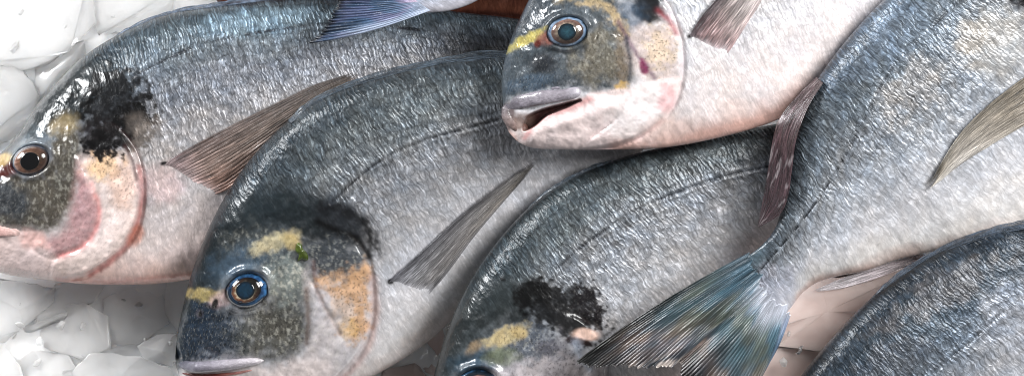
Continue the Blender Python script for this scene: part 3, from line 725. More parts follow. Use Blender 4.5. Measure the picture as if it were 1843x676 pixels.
E = dict(label='largest sea bream, with a wide spread blue-green tail fin',
    st=[((2100, -250), (2150, -200)), ((1980, -270), (2180, -60)), ((1860, -230), (2170, 60)), ((1760, -160), (2130, 170)), ((1680, -90), (2070, 270)), ((1620, -30), (2000, 345)),
        ((1565, 25), (1920, 395)), ((1515, 82), (1840, 425)), ((1474, 138), (1760, 440)), ((1445, 195), (1690, 452)), ((1427, 250), (1622, 466)), ((1417, 305), (1565, 486)),
        ((1411, 350), (1515, 496)), ((1403, 390), (1474, 508)), ((1389, 421), (1448, 526)), ((1366, 446), (1430, 548)), ((1340, 464), (1410, 574)), ((1312, 482), (1390, 604))],
    zD=[.088, .088, .088, .090, .088, .083, .079], zV=[.045, .045, .045, .052, .066, .072, .072], thick=.025, thin=.75,
    head=[(1800, -200), (1810, -40), (1830, 20), (1900, 60), (2300, 60), (2300, -400), (1900, -400)],
    lat=[(1760, -30), (1722, 5), (1690, 35), (1650, 75), (1610, 115), (1580, 160), (1556, 210), (1528, 265), (1495, 322), (1460, 375), (1415, 432), (1370, 485), (1345, 520)], latk=.7,
    shade=[(0, (34, 40, 46)), (.05, (72, 80, 87)), (.2, (102, 110, 118)), (.34, (130, 135, 142)), (.48, (164, 169, 177)), (.7, (206, 206, 211)), (.9, (222, 218, 216)), (1, (206, 186, 178))],
    uo=12800,
    paint=[
        ('blob', 1850, 0, 50, 34, 30, (16, 12, 18), .97, dict(warp=.6, fs=12, silver=0, scal=.2)),
        ('blob', 1560, 60, 110, 50, -45, (100, 114, 132), .4, dict(warp=.6, silver=.5)),
        ('blob', 1640, 60, 80, 60, -40, (122, 136, 152), .4, dict(warp=.6, silver=.6)),
        ('blob', 1800, 80, 70, 60, 0, (196, 188, 176), .35, dict(warp=.6, scal=.6)),
        ('blob', 1745, 75, 36, 30, 40, (160, 148, 134), .3, dict(warp=.8)),
        ('blob', 1640, 160, 60, 40, -40, (170, 160, 150), .35, dict(warp=.8)),
        ('line', [(1440, 535), (1475, 510), (1520, 498), (1570, 486)], 10, (206, 180, 172), .7, dict(scal=.1)),
        ('blob', 1390, 520, 46, 40, -50, (186, 188, 202), .6, dict(warp=.4, silver=.5)),
        ('line', [(1389, 421), (1366, 446), (1335, 470)], 14, (84, 92, 104), .6),
        ('poly', [(1372, 430), (1250, 470), (1220, 580), (1300, 620), (1340, 560), (1352, 510)], (74, 88, 96), .9, dict(soft=22, warp=36, silver=.1, scal=.4)), ('blob', 1392, 570, 40, 50, -50, (196, 200, 212), .7, dict(soft=.6, silver=.4, scal=.4)),
        
    ])

F = dict(label='steel-blue sea bream in the bottom right corner, only its dark scaly back in view',
    st=[((1330, 1010), (1335, 1040)), ((1335, 950), (1370, 1090)), ((1345, 880), (1450, 1110)), ((1365, 810), (1540, 1110)), ((1395, 745), (1630, 1080)), ((1436, 680), (1720, 1040)),
        ((1486, 617), (1800, 980)), ((1538, 561), (1870, 910)), ((1588, 516), (1930, 850)), ((1645, 475), (1990, 790)), ((1710, 440), (2050, 720)), ((1780, 414), (2110, 650)),
        ((1850, 401), (2160, 590)), ((1950, 388), (2200, 540)), ((2050, 375), (2240, 480)), ((2140, 360), (2270, 430))],
    zD=[.070, .078, .082, .082, .082, .08], zV=[.04, .035, .035, .035, .045], thick=.026,
    lat=[(1800, 560), (1742, 612), (1702, 644), (1660, 685)], latk=.6,
    shade=[(0, (16, 22, 28)), (.04, (38, 46, 55)), (.13, (62, 73, 84)), (.24, (80, 91, 102)), (.34, (112, 122, 134)), (.48, (160, 163, 170)), (.75, (196, 196, 200)), (1, (200, 192, 190))],
    uo=16100,
    paint=[('blob', 1560, 600, 60, 60, 0, (60, 70, 80), .5, dict(warp=.6)), ('blob', 1700, 520, 120, 30, -30, (112, 104, 100), .35, dict(warp=.9)),
           ('blob', 1600, 660, 80, 40, -20, (90, 92, 98), .5, dict(warp=.7)), ('blob', 1820, 560, 60, 60, -20, (176, 180, 190), .5, dict(warp=.6))])

G = dict(label='fish at the top edge, only its blue tail fin and silvery tail stem in view',
    st=[((1240, -900), (1300, -900)), ((1090, -860), (1400, -780)), ((980, -740), (1400, -600)), ((900, -560), (1330, -400)), ((850, -400), (1200, -240)), ((815, -260), (1060, -130)),
        ((790, -150), (950, -60)), ((775, -90), (890, -20)), ((755, -60), (848, 5)), ((735, -42), (808, 18)), ((705, -28), (768, 22))],
    zD=[.066, .066, .064, .062], zV=[.066, .066, .064, .062], thick=.018,
    shade=[(0, (50, 62, 76)), (.3, (110, 124, 140)), (.6, (176, 182, 196)), (1, (206, 204, 214))], uo=19000, paint=[])

H = dict(label='shadowed brown fish at the top edge behind the leftmost bream, only a strip in view',
    st=[((384, -60), (384, -30)), ((386, -110), (388, 0)), ((420, -160), (420, 22)), ((480, -200), (500, 36)), ((560, -230), (600, 44)), ((660, -240), (700, 48)),
        ((760, -230), (800, 52)), ((880, -190), (900, 56)), ((980, -120), (1000, 50)), ((1060, -60), (1070, 40))],
    zD=[.012, .012], zV=[.008, .008], thick=.012,
    shade=[(0, (60, 50, 46)), (.6, (92, 58, 46)), (.85, (108, 62, 48)), (1, (70, 40, 34))], uo=22000,
    paint=[('line', [(840, 8), (900, 12), (960, 20)], 8, (120, 74, 56), .6), ('line', [(820, 24), (900, 26), (960, 32)], 5, (52, 26, 22), .8)])

for key, f, ns, nt in (('H', H, 200, 90), ('A', A, 620, 260), ('B', B, 620, 270), ('D', D, 620, 270), ('C', C, 600, 250), ('G', G, 260, 110), ('E', E, 600, 270), ('F', F, 560, 260)):
    build_fish(key, f, ns, nt)

# eyes
dark_ring = ramp3([(0, (40, 60, 80)), (.6, (24, 44, 70)), (.76, (34, 66, 104)), (.86, (62, 112, 160)), (.95, (26, 48, 76)), (1, (12, 16, 22))], .16, 3, .55, 3.0)
fish_eye(B, 'B', dark_ring, ramp3([(0, (60, 70, 80)), (.56, (150, 136, 116)), (.68, (200, 186, 160)), (.8, (110, 76, 56)), (.92, (90, 58, 44)), (1, (40, 44, 60))], .2, 5, .9, -.6),
         ramp3([(0, (14, 40, 56)), (.7, (10, 34, 50)), (1, (6, 12, 18))]), pr=.44, ir=.70, po=(-3, 1))
fish_eye(A, 'A', ramp3([(0, (60, 50, 46)), (.86, (70, 60, 58)), (.93, (84, 92, 108)), (1, (12, 13, 16))], .1, 4),
         ramp3([(0, (60, 40, 30)), (.5, (150, 120, 102)), (.6, (104, 76, 60)), (.85, (104, 74, 62)), (1, (140, 114, 104))], .2, 6, .45, .3),
         ramp3([(0, (5, 5, 6)), (1, (4, 4, 5))]), pr=.50, ir=.84, po=(-2, 2))
fish_eye(C, 'C', ramp3([(0, (60, 70, 80)), (.72, (84, 84, 88)), (.84, (120, 140, 164)), (.92, (50, 70, 92)), (1, (26, 34, 42))], .1, 5),
         ramp3([(0, (60, 50, 50)), (.55, (150, 136, 120)), (.7, (124, 110, 98)), (.85, (96, 74, 68)), (1, (120, 94, 84))], .2, 7, .5, 1.2),
         ramp3([(0, (36, 66, 76)), (.6, (24, 46, 56)), (1, (10, 18, 24))]), pr=.46, ir=.78, po=(-1, 1))
fish_eye(D, 'D', ramp3([(0, (20, 24, 30)), (.8, (16, 24, 32)), (.9, (40, 70, 100)), (1, (10, 14, 18))], .1, 5),
         ramp3([(0, (60, 40, 34)), (.5, (150, 116, 98)), (.75, (140, 100, 84)), (1, (60, 44, 44))], .14, 8),
         ramp3([(0, (10, 12, 14)), (1, (6, 8, 10))]), pr=.42, ir=.68, po=(2, 4))

#EYES
def hz(key, f, px, py):
    x, y = W(px, py, 0, f['zk']); return height(float(x), float(y), [key])
# lips
z = [hz('B', B, *p) for p in ((330, 650), (390, 650), (460, 645))]
tube('upper_lip', B['root'], [(318, 655), (352, 660), (410, 656), (452, 650), (474, 648)], M_LIP, [(70, 72, 84), (118, 114, 124), (160, 154, 160), (190, 184, 188)], [z[0] - .004, z[1] + .0005, z[1] + .001, z[2], z[2] - .001], [8, 10, 10, 8, 4], zk=B['zk'])
tube('lower_lip', B['root'], [(324, 672), (360, 676), (420, 672), (462, 662)], M_LIP, [(80, 30, 26), (120, 50, 42), (196, 150, 144)], [z[0] - .006, z[1] - .003, z[2] - .003], [3, 3, 2], zk=B['zk'])
z = [hz('A', A, *p) for p in ((5, 412), (35, 412))]
tube('upper_lip', A['root'], [(-70, 405), (-30, 412), (-4, 413), (22, 413), (42, 412)], M_LIP, [(170, 130, 126), (190, 150, 144), (204, 178, 172)], [z[0] - .002, z[0] - .0005, z[1] - .0005, z[1] - .002], [10, 12, 12, 11], zk=A['zk'], flat=.45)
z = [hz('C', C, *p) for p in ((912, 190), (930, 180), (980, 165), (1045, 160))]
tube('upper_lip', C['root'], [(908, 198), (935, 184), (975, 176), (1015, 171), (1046, 164)], M_LIP, [(90, 86, 92), (116, 110, 118), (126, 120, 128), (124, 118, 126), (160, 156, 164)], [z[0] - .002, z[1] + .000, z[2] + .0005, z[3] + .0005, z[3] + .001], [9, 13, 13, 10, 12], zk=C['zk'], flat=.65)
tube('lip_fold', C['root'], [(914, 178), (945, 167), (985, 160), (1018, 157)], M_LIP, [(80, 80, 90), (110, 106, 116), (116, 112, 122)], [z[0] - .002, z[1] - .0005, z[2], z[3]], [5, 6, 5, 2], zk=C['zk'], flat=.6)
tube('front_lip', C['root'], [(911, 188), (914, 208), (926, 222), (940, 230), (950, 226)], M_LIP, [(104, 98, 104), (124, 110, 108), (126, 102, 96), (100, 66, 58)], [z[0] - .001, z[0] - .0015, z[0] - .002, z[0] - .005], [10, 12, 11, 7], zk=C['zk'], flat=.8)

# ------------------------------------------------------------------ fins
def streaky(stops, v_tint=None, k=.25, root=None):
    def f(u, v):
        p = [a for a, b in stops]
        n = 1 + k * 2 * (fbm(u * 3, v * 14, 6, 3) - .5)
        c = [np.interp(u, p, [b[i] for a, b in stops]) * n for i in range(3)]
        if v_tint is not None:
            vp = [a for a, b in v_tint]
            c = [c[i] * np.interp(v, vp, [b[i] for a, b in v_tint]) for i in range(3)]
        if root is not None:
            rgb, e0, e1 = root
            e = e0 + (e1 - e0) * v
            w = 1 - ss(.45, 1.25, (u + (fbm(u * 9, v * 9, 2, 3) - .5) * .10) / e)
            c = [q * (1 - w) + g_ * w for q, g_ in zip(c, rgb)]
        return [np.clip(q, 0, 255) for q in c]
    return f

# pectorals
fin('pectoral_fin', A['root'], [(286, 300), (350, 262), (420, 225), (500, 185), (570, 152), (648, 128)], [(330, 366), (400, 346), (460, 305), (530, 245), (590, 190), (650, 132)],
    streaky([(0, (200, 180, 178)), (.09, (176, 152, 150)), (.2, (130, 110, 102)), (.5, (118, 104, 96)), (1, (100, 92, 86))], [(0, (.7, .7, .72)), (.5, (1, 1, 1)), (1, (1.1, .98, .92))], root=((206, 186, 186), .06, .2)), ['A'], .0015, rays=17, lift=.0015, zk=A['zk'], fleshy=.26)
fin('pectoral_fin', B['root'], [(690, 512), (740, 470), (775, 438), (840, 379), (900, 333), (968, 287)], [(736, 566), (768, 534), (806, 490), (850, 430), (897, 374), (970, 291)],
    streaky([(0, (200, 198, 204)), (.1, (176, 176, 182)), (.22, (132, 132, 136)), (.5, (128, 126, 128)), (1, (130, 126, 122))], [(0, (.62, .62, .64)), (.3, (1, 1, 1)), (.8, (1.15, 1.13, 1.1)), (1, (.9, .9, .9))], root=((206, 204, 210), .03, .3)), ['B'], .0015, rays=15, lift=.0015, zk=B['zk'], fleshy=.38)
fin('pectoral_fin', C['root'], [(1236, 70), (1262, 30), (1292, -6), (1330, -45), (1400, -110)], [(1282, 132), (1310, 96), (1340, 50), (1375, -10), (1402, -108)],
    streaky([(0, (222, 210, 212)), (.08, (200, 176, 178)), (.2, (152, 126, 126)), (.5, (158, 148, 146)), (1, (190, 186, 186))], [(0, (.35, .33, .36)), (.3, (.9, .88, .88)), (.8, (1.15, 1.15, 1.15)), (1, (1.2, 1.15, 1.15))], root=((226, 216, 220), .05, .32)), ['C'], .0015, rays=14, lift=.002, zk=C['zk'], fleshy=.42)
fin('pectoral_fin', E['root'], [(1930, 88), (1890, 108), (1843, 140), (1780, 188), (1722, 248), (1668, 340)], [(1960, 190), (1910, 200), (1850, 224), (1780, 264), (1726, 299), (1672, 344)],
    streaky([(0, (128, 120, 110)), (.5, (128, 122, 114)), (.8, (156, 152, 148)), (1, (176, 172, 166))], [(0, (.8, .78, .74)), (.5, (1.05, 1.03, 1)), (1, (1.2, 1.2, 1.2))]), ['E'], .0015, rays=16, lift=.001, zk=.095)

# tail fin of the large fish: upper lobe and lower lobe of one fin
zt = .078
def tailcol(u, v):
    n = fbm(u * 4, v * 22, 6, 4); m = fbm(u * 4 + 4, v * 11, 3, 3)
    base = [np.interp(u, [0, .2, .45, .75, 1], c) for c in ([70, 66, 70, 90, 46], [84, 84, 84, 86, 42], [94, 94, 88, 90, 46])]
    tw = .55 * ss(.50, .66, m) * ss(.08, .3, u); bl = .5 * ss(.46, .62, 1 - m)
    base = [base[0] * (1 + .30 * tw - .30 * bl), base[1] * (1 + .10 * tw - .05 * bl), base[2] * (1 - .12 * tw + .04 * bl)]
    pr_ = ss(.34, .04, u + (n - .5) * .35) * ss(.25, .6, v)
    base = [b * (1 - pr_) + c_ * pr_ for b, c_ in zip(base, (184, 188, 200))]
    rim = 1 - .78 * ss(.10, .0, v) * ss(.1, .5, u) - .55 * ss(.74, .98, u) * ss(.36, .08, v) - .55 * ss(.10, .0, np.abs(v - .60)) * ss(.45, .9, u)
    pale = ss(.72, .99, u) * ss(.14, .34, v) * ss(.56, .46, v) * ss(.48, .6, n)
    w = ss(.86, 1., v) * ss(.0, .1, u)
    out = []
    for i, b in enumerate(base):
        q = b * np.clip(rim, .08, 1) * (1 + .7 * (n - .5))
        q = q * (1 - pale * .8) + (215, 200, 190)[i] * pale * .8
        q = q * (1 - w * .6) + (120, 140, 176)[i] * w * .6
        out.append(np.clip(q, 0, 255))
    return out
def fan(name, root, base0, base1, tips, colf, zr, zt_, rays, zk, nu=90, rag=.05, amp=.0006, thick=.0008, key=None):
    """caudal fin: rays fan from the stem (base0..base1) to the trailing edge polyline tips"""
    per = 7; nv = rays * per + 1
    v = np.linspace(0, 1, nv); T = spline(tips, nv); Bv = spline([base0, ((base0[0] + base1[0]) / 2 - 4, (base0[1] + base1[1]) / 2), base1], nv)
    ax0 = T.mean(0) - Bv.mean(0); ax0 = ax0 / np.hypot(*ax0)
    if rag < .04: Bv = Bv + ax0 * ((fbm(v * 9, v * 0 + 3, 4, 3) - .5) * 46 + (vn(v * rays * .7, v * 0, 5) - .5) * 16 - 8)[:, None]
    u = np.linspace(0, 1, nu); vv, uu = np.meshgrid(v, u)
    rj = np.random.RandomState(4).rand(rays + 2); ri = np.clip((vv * rays).astype(int), 0, rays); fr = vv * rays - np.floor(vv * rays)
    endl = 1 - rag * rj[ri] - rag * 1.2 * np.abs(fr - .5)
    ue = uu * endl
    ctr = (T + Bv) / 2; ax = (T.mean(0) - Bv.mean(0)); 
    # slight outward bow of the edge rays
    nrm = np.array([-ax[1], ax[0]]) / np.hypot(*ax)
    X = Bv[None, :, 0] * (1 - ue) + T[None, :, 0] * ue; Y = Bv[None, :, 1] * (1 - ue) + T[None, :, 1] * ue
    bow = (vv - .5) * 2 * np.sin(math.pi * ue) * 9
    X = X - nrm[0] * bow * np.sign(nrm @ (np.array(base0) - np.array(base1))); Y = Y - nrm[1] * bow * np.sign(nrm @ (np.array(base0) - np.array(base1)))
    z0 = np.interp(uu, np.linspace(0, 1, len(zr)), zr); z1 = np.interp(uu, np.linspace(0, 1, len(zt_)), zt_)
    Z = z0 * (1 - vv) + z1 * vv
    Z = Z + amp * (np.abs(np.sin(math.pi * vv * rays)) ** .6 - .5) * ss(.02, .25, uu) + (fbm(vv * 6, uu * 2, 5, 3) - .5) * .006 * ss(.1, .6, uu)
    Z = Z - .0008 + .0014 * ss(.1, .35, uu)
    xw, yw = W(X, Y, 0, zk)
    if key:
        cu = np.linspace(0, int(nu * .45), 30).astype(int); cv = np.linspace(0, nv - 1, 40).astype(int)
        hb = np.array([[height(float(xw[a, b]), float(yw[a, b]), [key], -1) for b in cv] for a in cu])
        zc = Z[np.ix_(cu, cv)]; hit = hb > 0
        tgt = hb - .0014 + .0030 * ss(.08, .30, uu[np.ix_(cu, cv)] + (fbm(vv[np.ix_(cu, cv)] * 14, uu[np.ix_(cu, cv)] * 6, 3, 3) - .5) * .22)
        dz = np.where(hit, tgt - zc, 0.0)
        # spread the last correction past the end of the body so that the fin stays smooth
        for b in range(len(cv)):
            for a in range(1, len(cu)):
                if not hit[a, b]: dz[a, b] = dz[a - 1, b] * .8
        D1 = np.stack([np.interp(np.arange(nu), cu, dz[:, b], right=0) for b in range(len(cv))], 1)
        Z = Z + np.stack([np.interp(np.arange(nv), cv, D1[a]) for a in range(nu)], 0)
    Cc = lin(np.stack(colf(uu, vv), -1))
    P = np.stack([xw, yw, Z], -1); Pb = P.copy(); Pb[..., 2] -= thick
    Vt = np.concatenate([P.reshape(-1, 3), Pb.reshape(-1, 3)]); n = nu * nv
    i, j = np.meshgrid(np.arange(nu - 1), np.arange(nv - 1), indexing='ij')
    a = (i * nv + j).ravel(); b = a + 1; c = a + nv + 1; d = a + nv
    Fs = [np.stack([a, d, c, b], 1), np.stack([b + n, c + n, d + n, a + n], 1)]
    for e in (np.arange(nv), (nu - 1) * nv + np.arange(nv), np.arange(nu) * nv, np.arange(nu) * nv + nv - 1):
        Fs.append(np.stack([e[:-1], e[1:], e[1:] + n, e[:-1] + n], 1))
    suv = np.stack([uu * np.hypot(*ax), vv * rays, vv], -1).reshape(-1, 3)
    return mesh_np(name, shift(Vt, root), np.concatenate(Fs), {'col': np.tile(Cc.reshape(-1, 3), (2, 1)), 'suv': np.tile(suv, (2, 1))}, root, M_TAIL)

fan('tail_fin', E['root'], (1336, 465), (1417, 573), [(1027, 657), (1060, 664), (1110, 662), (1160, 664), (1205, 664), (1222, 655), (1226, 690), (1250, 740), (1290, 760), (1335, 745), (1352, 700)],
    tailcol, [.0885, .084, .079, .076], [.0805, .078, .075, .074], 60, E['zk'], rag=.025, amp=.0003)
def gcol(u, v):
    n = fbm(u * 3, v * 16, 6, 3)
    base = [np.interp(u, [0, .25, .6, 1], c) for c in ([150, 96, 62, 44], [160, 116, 84, 58], [180, 144, 112, 80])]
    w = ss(.86, .95, v) * (1 - ss(.55, .9, u)); 
    rim = 1 - .6 * ss(.9, 1, u)
    rd = ss(.5, .62, n) * .12
    return [np.clip((b * rim * (1 + .8 * (n - .5)) * (1 + (rd if i == 0 else -rd * .5))) * (1 - w * .8) + (176, 186, 206)[i] * w * .8, 0, 255) for i, b in enumerate(base)]
fan('tail_fin', G['root'], (712, -30), (775, 20), [(640, -190), (628, -120), (622, -60), (612, -20), (600, 10), (585, 42), (550, 80)], gcol, [.068, .064, .064], [.068, .063, .060], 34, .06)

def ribbon(name, f, pts, w0, w1, rgb, zoff=0, keys=None, seed=1, rays=40):
    """folded dorsal fin: a low crest of overlapping rays along the back"""
    P = spline(pts, 120); u = np.linspace(0, 1, 120)
    T = np.gradient(P, axis=0); T /= np.hypot(T[:, 0], T[:, 1])[:, None]; Nn = np.stack([T[:, 1], -T[:, 0]], 1)
    wid = (w0 + (w1 - w0) * u) * ss(0, .12, u) * (.35 + .65 * ss(0, .18, 1 - u)) * (1 + .25 * (vn(u * rays, u * 0, seed) - .5) * 2)
    A_ = P + Nn * wid[:, None]; B_ = P - Nn * 9
    xw, yw = W(P[:, 0], P[:, 1], 0, f['zk'])
    return A_, B_
def crest(f, key, pts, w, rgb, zs, rays=30):
    A_, B_ = ribbon('dorsal_fin', f, pts, w[0], w[1], rgb, rays=rays)
    sel = np.linspace(0, 119, 40).astype(int)
    cf = lambda u, v: [np.clip(c * (.75 + .7 * fbm(u * 50, v * 3 + u * 20, 4, 2)), 0, 255) for c in rgb]
    return fin('dorsal_fin', f['root'], A_[sel], B_[sel], cf, rays=3, nu=160, z0=zs, rag=.0, amp=.0007, zk=f['zk'], thick=.001)
crest(A, 'A', [(190, 74), (262, 40), (330, 19), (400, 8), (500, -2)], (6, 6), (66, 76, 90), ([.031, .031], [.034, .034]))
crest(B, 'B', [(520, 216), (565, 184), (640, 151), (740, 123), (850, 104), (940, 93)], (4, 9), (48, 56, 64), ([.060, .061, .060], [.064, .065, .063]))
crest(D, 'D', [(940, 385), (980, 350), (1020, 325), (1060, 306), (1100, 290)], (3, 6), (50, 58, 66), ([.056, .059], [.060, .063]))
crest(F, 'F', [(1560, 540), (1600, 506), (1645, 475), (1710, 440), (1780, 414), (1850, 401), (1950, 388)], (4, 7), (44, 52, 62), ([.084, .084], [.088, .088]))
# dorsal fin of the large fish: broad purple-brown fold with whitish ray glints painted in
def dfc(u, v):
    n = fbm(u * 10 + v * 6, v * 10, 4, 3); gl = .8 * ss(.64, .74, fbm(u * 16 + v * 9, v * 5 + 3, 7, 2))
    return [np.clip(c * (.6 + .8 * n) * (1 - gl) + gl * h, 0, 255) for c, h in zip((66, 50, 54), (150, 142, 144))]
fin('dorsal_fin', E['root'], [(1470, 138), (1436, 172), (1406, 208), (1393, 245), (1384, 300), (1376, 352), (1366, 407)], [(1480, 150), (1452, 195), (1432, 250), (1424, 305), (1418, 350), (1404, 385), (1368, 409)],
    dfc, rays=9, nu=120, z0=([.086, .088, .086, .082, .078], [.098, .099, .098, .094, .080]), rag=.0, amp=.0007, zk=.09, thick=.001)
# anal fin
fin('anal_fin', E['root'], [(1660, 455), (1620, 466), (1565, 484), (1515, 500), (1462, 523)], [(1690, 470), (1640, 478), (1580, 500), (1520, 518), (1464, 525)],
    streaky([(0, (206, 190, 190)), (.5, (214, 204, 208)), (1, (226, 222, 226))], k=.3), rays=12, z0=([.060, .064, .066, .066], [.056, .060, .062, .063]), rag=.05, amp=.0008, zk=.065)

# ------------------------------------------------------------------ green scrap on the second fish
x0, y0 = W(545, 452, 0, B['zk']); x0 = float(x0); y0 = float(y0)
poly = [(538, 436), (544, 438), (547, 446), (553, 452), (557, 462), (554, 468), (545, 466), (538, 469), (540, 458), (534, 450), (535, 441)]
pp = smooth_closed(poly, 4); bm = bmesh.new(); rings = []
for q in (0.02, .35, .7, 1.0):
    r = []
    for (px, py) in pp:
        qx = 545 + (px - 545) * q; qy = 453 + (py - 453) * q
        x, y = W(qx, qy, 0, B['zk']); x = float(x); y = float(y)
        zz = height(x, y, ['B']) + .0022 - .0016 * q ** 2 + .0011 * float(fbm(qx / 5, qy / 5, 3, 2) - .5)
        r.append(bm.verts.new((x - x0, y - y0, zz - .06)))
    rings.append(r)
for a, b in zip(rings[:-1], rings[1:]):
    for i in range(len(a)): bm.faces.new((a[i], a[(i + 1) % len(a)], b[(i + 1) % len(a)], b[i]))
low = [bm.verts.new(v.co - Vector((0, 0, .0016))) for v in rings[-1]]
for i in range(len(low)): bm.faces.new((rings[-1][i], rings[-1][(i + 1) % len(low)], low[(i + 1) % len(low)], low[i]))
bmesh.ops.recalc_face_normals(bm, faces=bm.faces)
me = bpy.data.meshes.new('seaweed_scrap'); bm.to_mesh(me); bm.free()
at = me.attributes.new('col', 'FLOAT_COLOR', 'POINT'); cc = []
for v in me.vertices:
    c = lin((66, 80, 20)) * (.45 + 1.1 * float(fbm(v.co.x / S / 5, v.co.y / S / 5, 2, 2))); cc += [*c, 1]
at.data.foreach_set('color', cc)
for p in me.polygons: p.use_smooth = True
wd = bpy.data.objects.new('seaweed_scrap', me); COL.objects.link(wd); wd.location = (x0, y0, .06); me.materials.append(M_WEED)
wd['label'] = 'tiny green weed scrap stuck above the blue-rimmed eye of a bream'; wd['category'] = 'seaweed'

# ------------------------------------------------------------------ ice
def ice_bed():
    n = 420; m = 300
    px = np.linspace(-1100, 3100, n); py = np.linspace(-1100, 1800, m)
    X, Y = np.meshgrid(px, py)
    # crushed ice: flat-topped lumps
    best = np.full(X.shape, 9.); second = np.full(X.shape, 9.); hh = np.zeros(X.shape)
    cs = 95.0; gx = np.floor(X / cs); gy = np.floor(Y / cs); R = np.random.RandomState(11).rand(64, 64, 5)
    for dx in (-1, 0, 1):
        for dy in (-1, 0, 1):
            ix = (gx + dx).astype(int); iy = (gy + dy).astype(int); r = R[ix % 64, iy % 64]
            cx = (ix + r[..., 0]) * cs; cy = (iy + r[..., 1]) * cs
            d = np.hypot(X - cx, (Y - cy)) / cs
            tilt = ((X - cx) * (r[..., 2] - .5) + (Y - cy) * (r[..., 3] - .5)) / cs
            h = r[..., 4] * .7 + tilt * .9
            new = d < best
            second = np.where(new, best, np.minimum(second, d)); hh = np.where(new, h, hh); best = np.where(new, d, best)
    Z = .0002 + (hh - .4) * .0036 * ss(0, .10, second - best) + (fbm(X / 60, Y / 60, 3, 4) - .5) * .006
    xw = (X - 921.5) * S; yw = (338 - Y) * S
    V = np.stack([xw, yw, Z], -1).reshape(-1, 3)
    i, j = np.meshgrid(np.arange(m - 1), np.arange(n - 1), indexing='ij'); a = (i * n + j).ravel()
    F = np.stack([a, a + n, a + n + 1, a + 1], 1)
    o = mesh_np('ice_bed', V, F, None, None, M_ICE); o['kind'] = 'structure'
    return o
ice_bed()

def chunk(poly, ztop, hgt, label, seed, group='ice chunks around the fish', bev=.0004, tilt=(0, 0), rough=1.0):
    """a broken slab of ice with the given outline (px), rounded worn edges"""
    R = random.Random(seed)
    cx = sum(p[0] for p in poly) / len(poly); cy = sum(p[1] for p in poly) / len(poly)
    x0, y0 = W(cx, cy, 0, ztop); x0 = float(x0); y0 = float(y0)
    bm = bmesh.new(); P = []
    for px, py in poly:
        x, y = W(px, py, 0, ztop)
        tz = tilt[0] * (px - cx) * S + tilt[1] * (cy - py) * S
        P.append(bm.verts.new(((float(x) - x0) * 1.10, (float(y) - y0) * 1.10, R.uniform(-.0012, .0012) + tz)))
        P.append(bm.verts.new(((float(x) - x0) * R.uniform(.95, 1.12), (float(y) - y0) * R.uniform(.95, 1.12), -hgt * R.uniform(.4, .7) + tz)))
        P.append(bm.verts.new(((float(x) - x0) * .8, (float(y) - y0) * .8, -hgt)))
    if R.random() < .3: P.append(bm.verts.new((R.uniform(-.2, .2) * (float(W(poly[0][0], poly[0][1], 0, ztop)[0]) - x0), 0, .0022)))
    r = bmesh.ops.convex_hull(bm, input=P)
    bmesh.ops.delete(bm, geom=[v for v in bm.verts if not v.link_faces], context='VERTS')
    bmesh.ops.dissolve_limit(bm, angle_limit=.12, verts=bm.verts, edges=bm.edges)
    bmesh.ops.bevel(bm, geom=list(bm.edges), offset=bev, segments=3, profile=.6, affect='EDGES', clamp_overlap=True)
    bmesh.ops.triangulate(bm, faces=bm.faces)
    bmesh.ops.subdivide_edges(bm, edges=[e for e in bm.edges if e.calc_length() > .003], cuts=5, use_grid_fill=True)
    bmesh.ops.recalc_face_normals(bm, faces=bm.faces)
    bm.normal_update()
    for v in bm.verts:
        q = float(fbm(v.co.x / .012 + seed, v.co.y / .012 + v.co.z / .012, seed % 9, 3)) - .5
        q2 = float(fbm(v.co.x / .005 + seed, v.co.y / .005, (seed + 3) % 9, 3)) - .5
        v.co += v.normal * (q * .0022 + q2 * .0011) * rough
    me = bpy.data.meshes.new('ice_chunk'); bm.to_mesh(me); bm.free()
    for p in me.polygons: p.use_smooth = True
    me.materials.append(M_CHUNK)
    o = bpy.data.objects.new('ice_chunk', me); COL.objects.link(o); o.location = (x0, y0, ztop)
    o['label'] = label; o['category'] = 'ice'; o['group'] = group
    return o
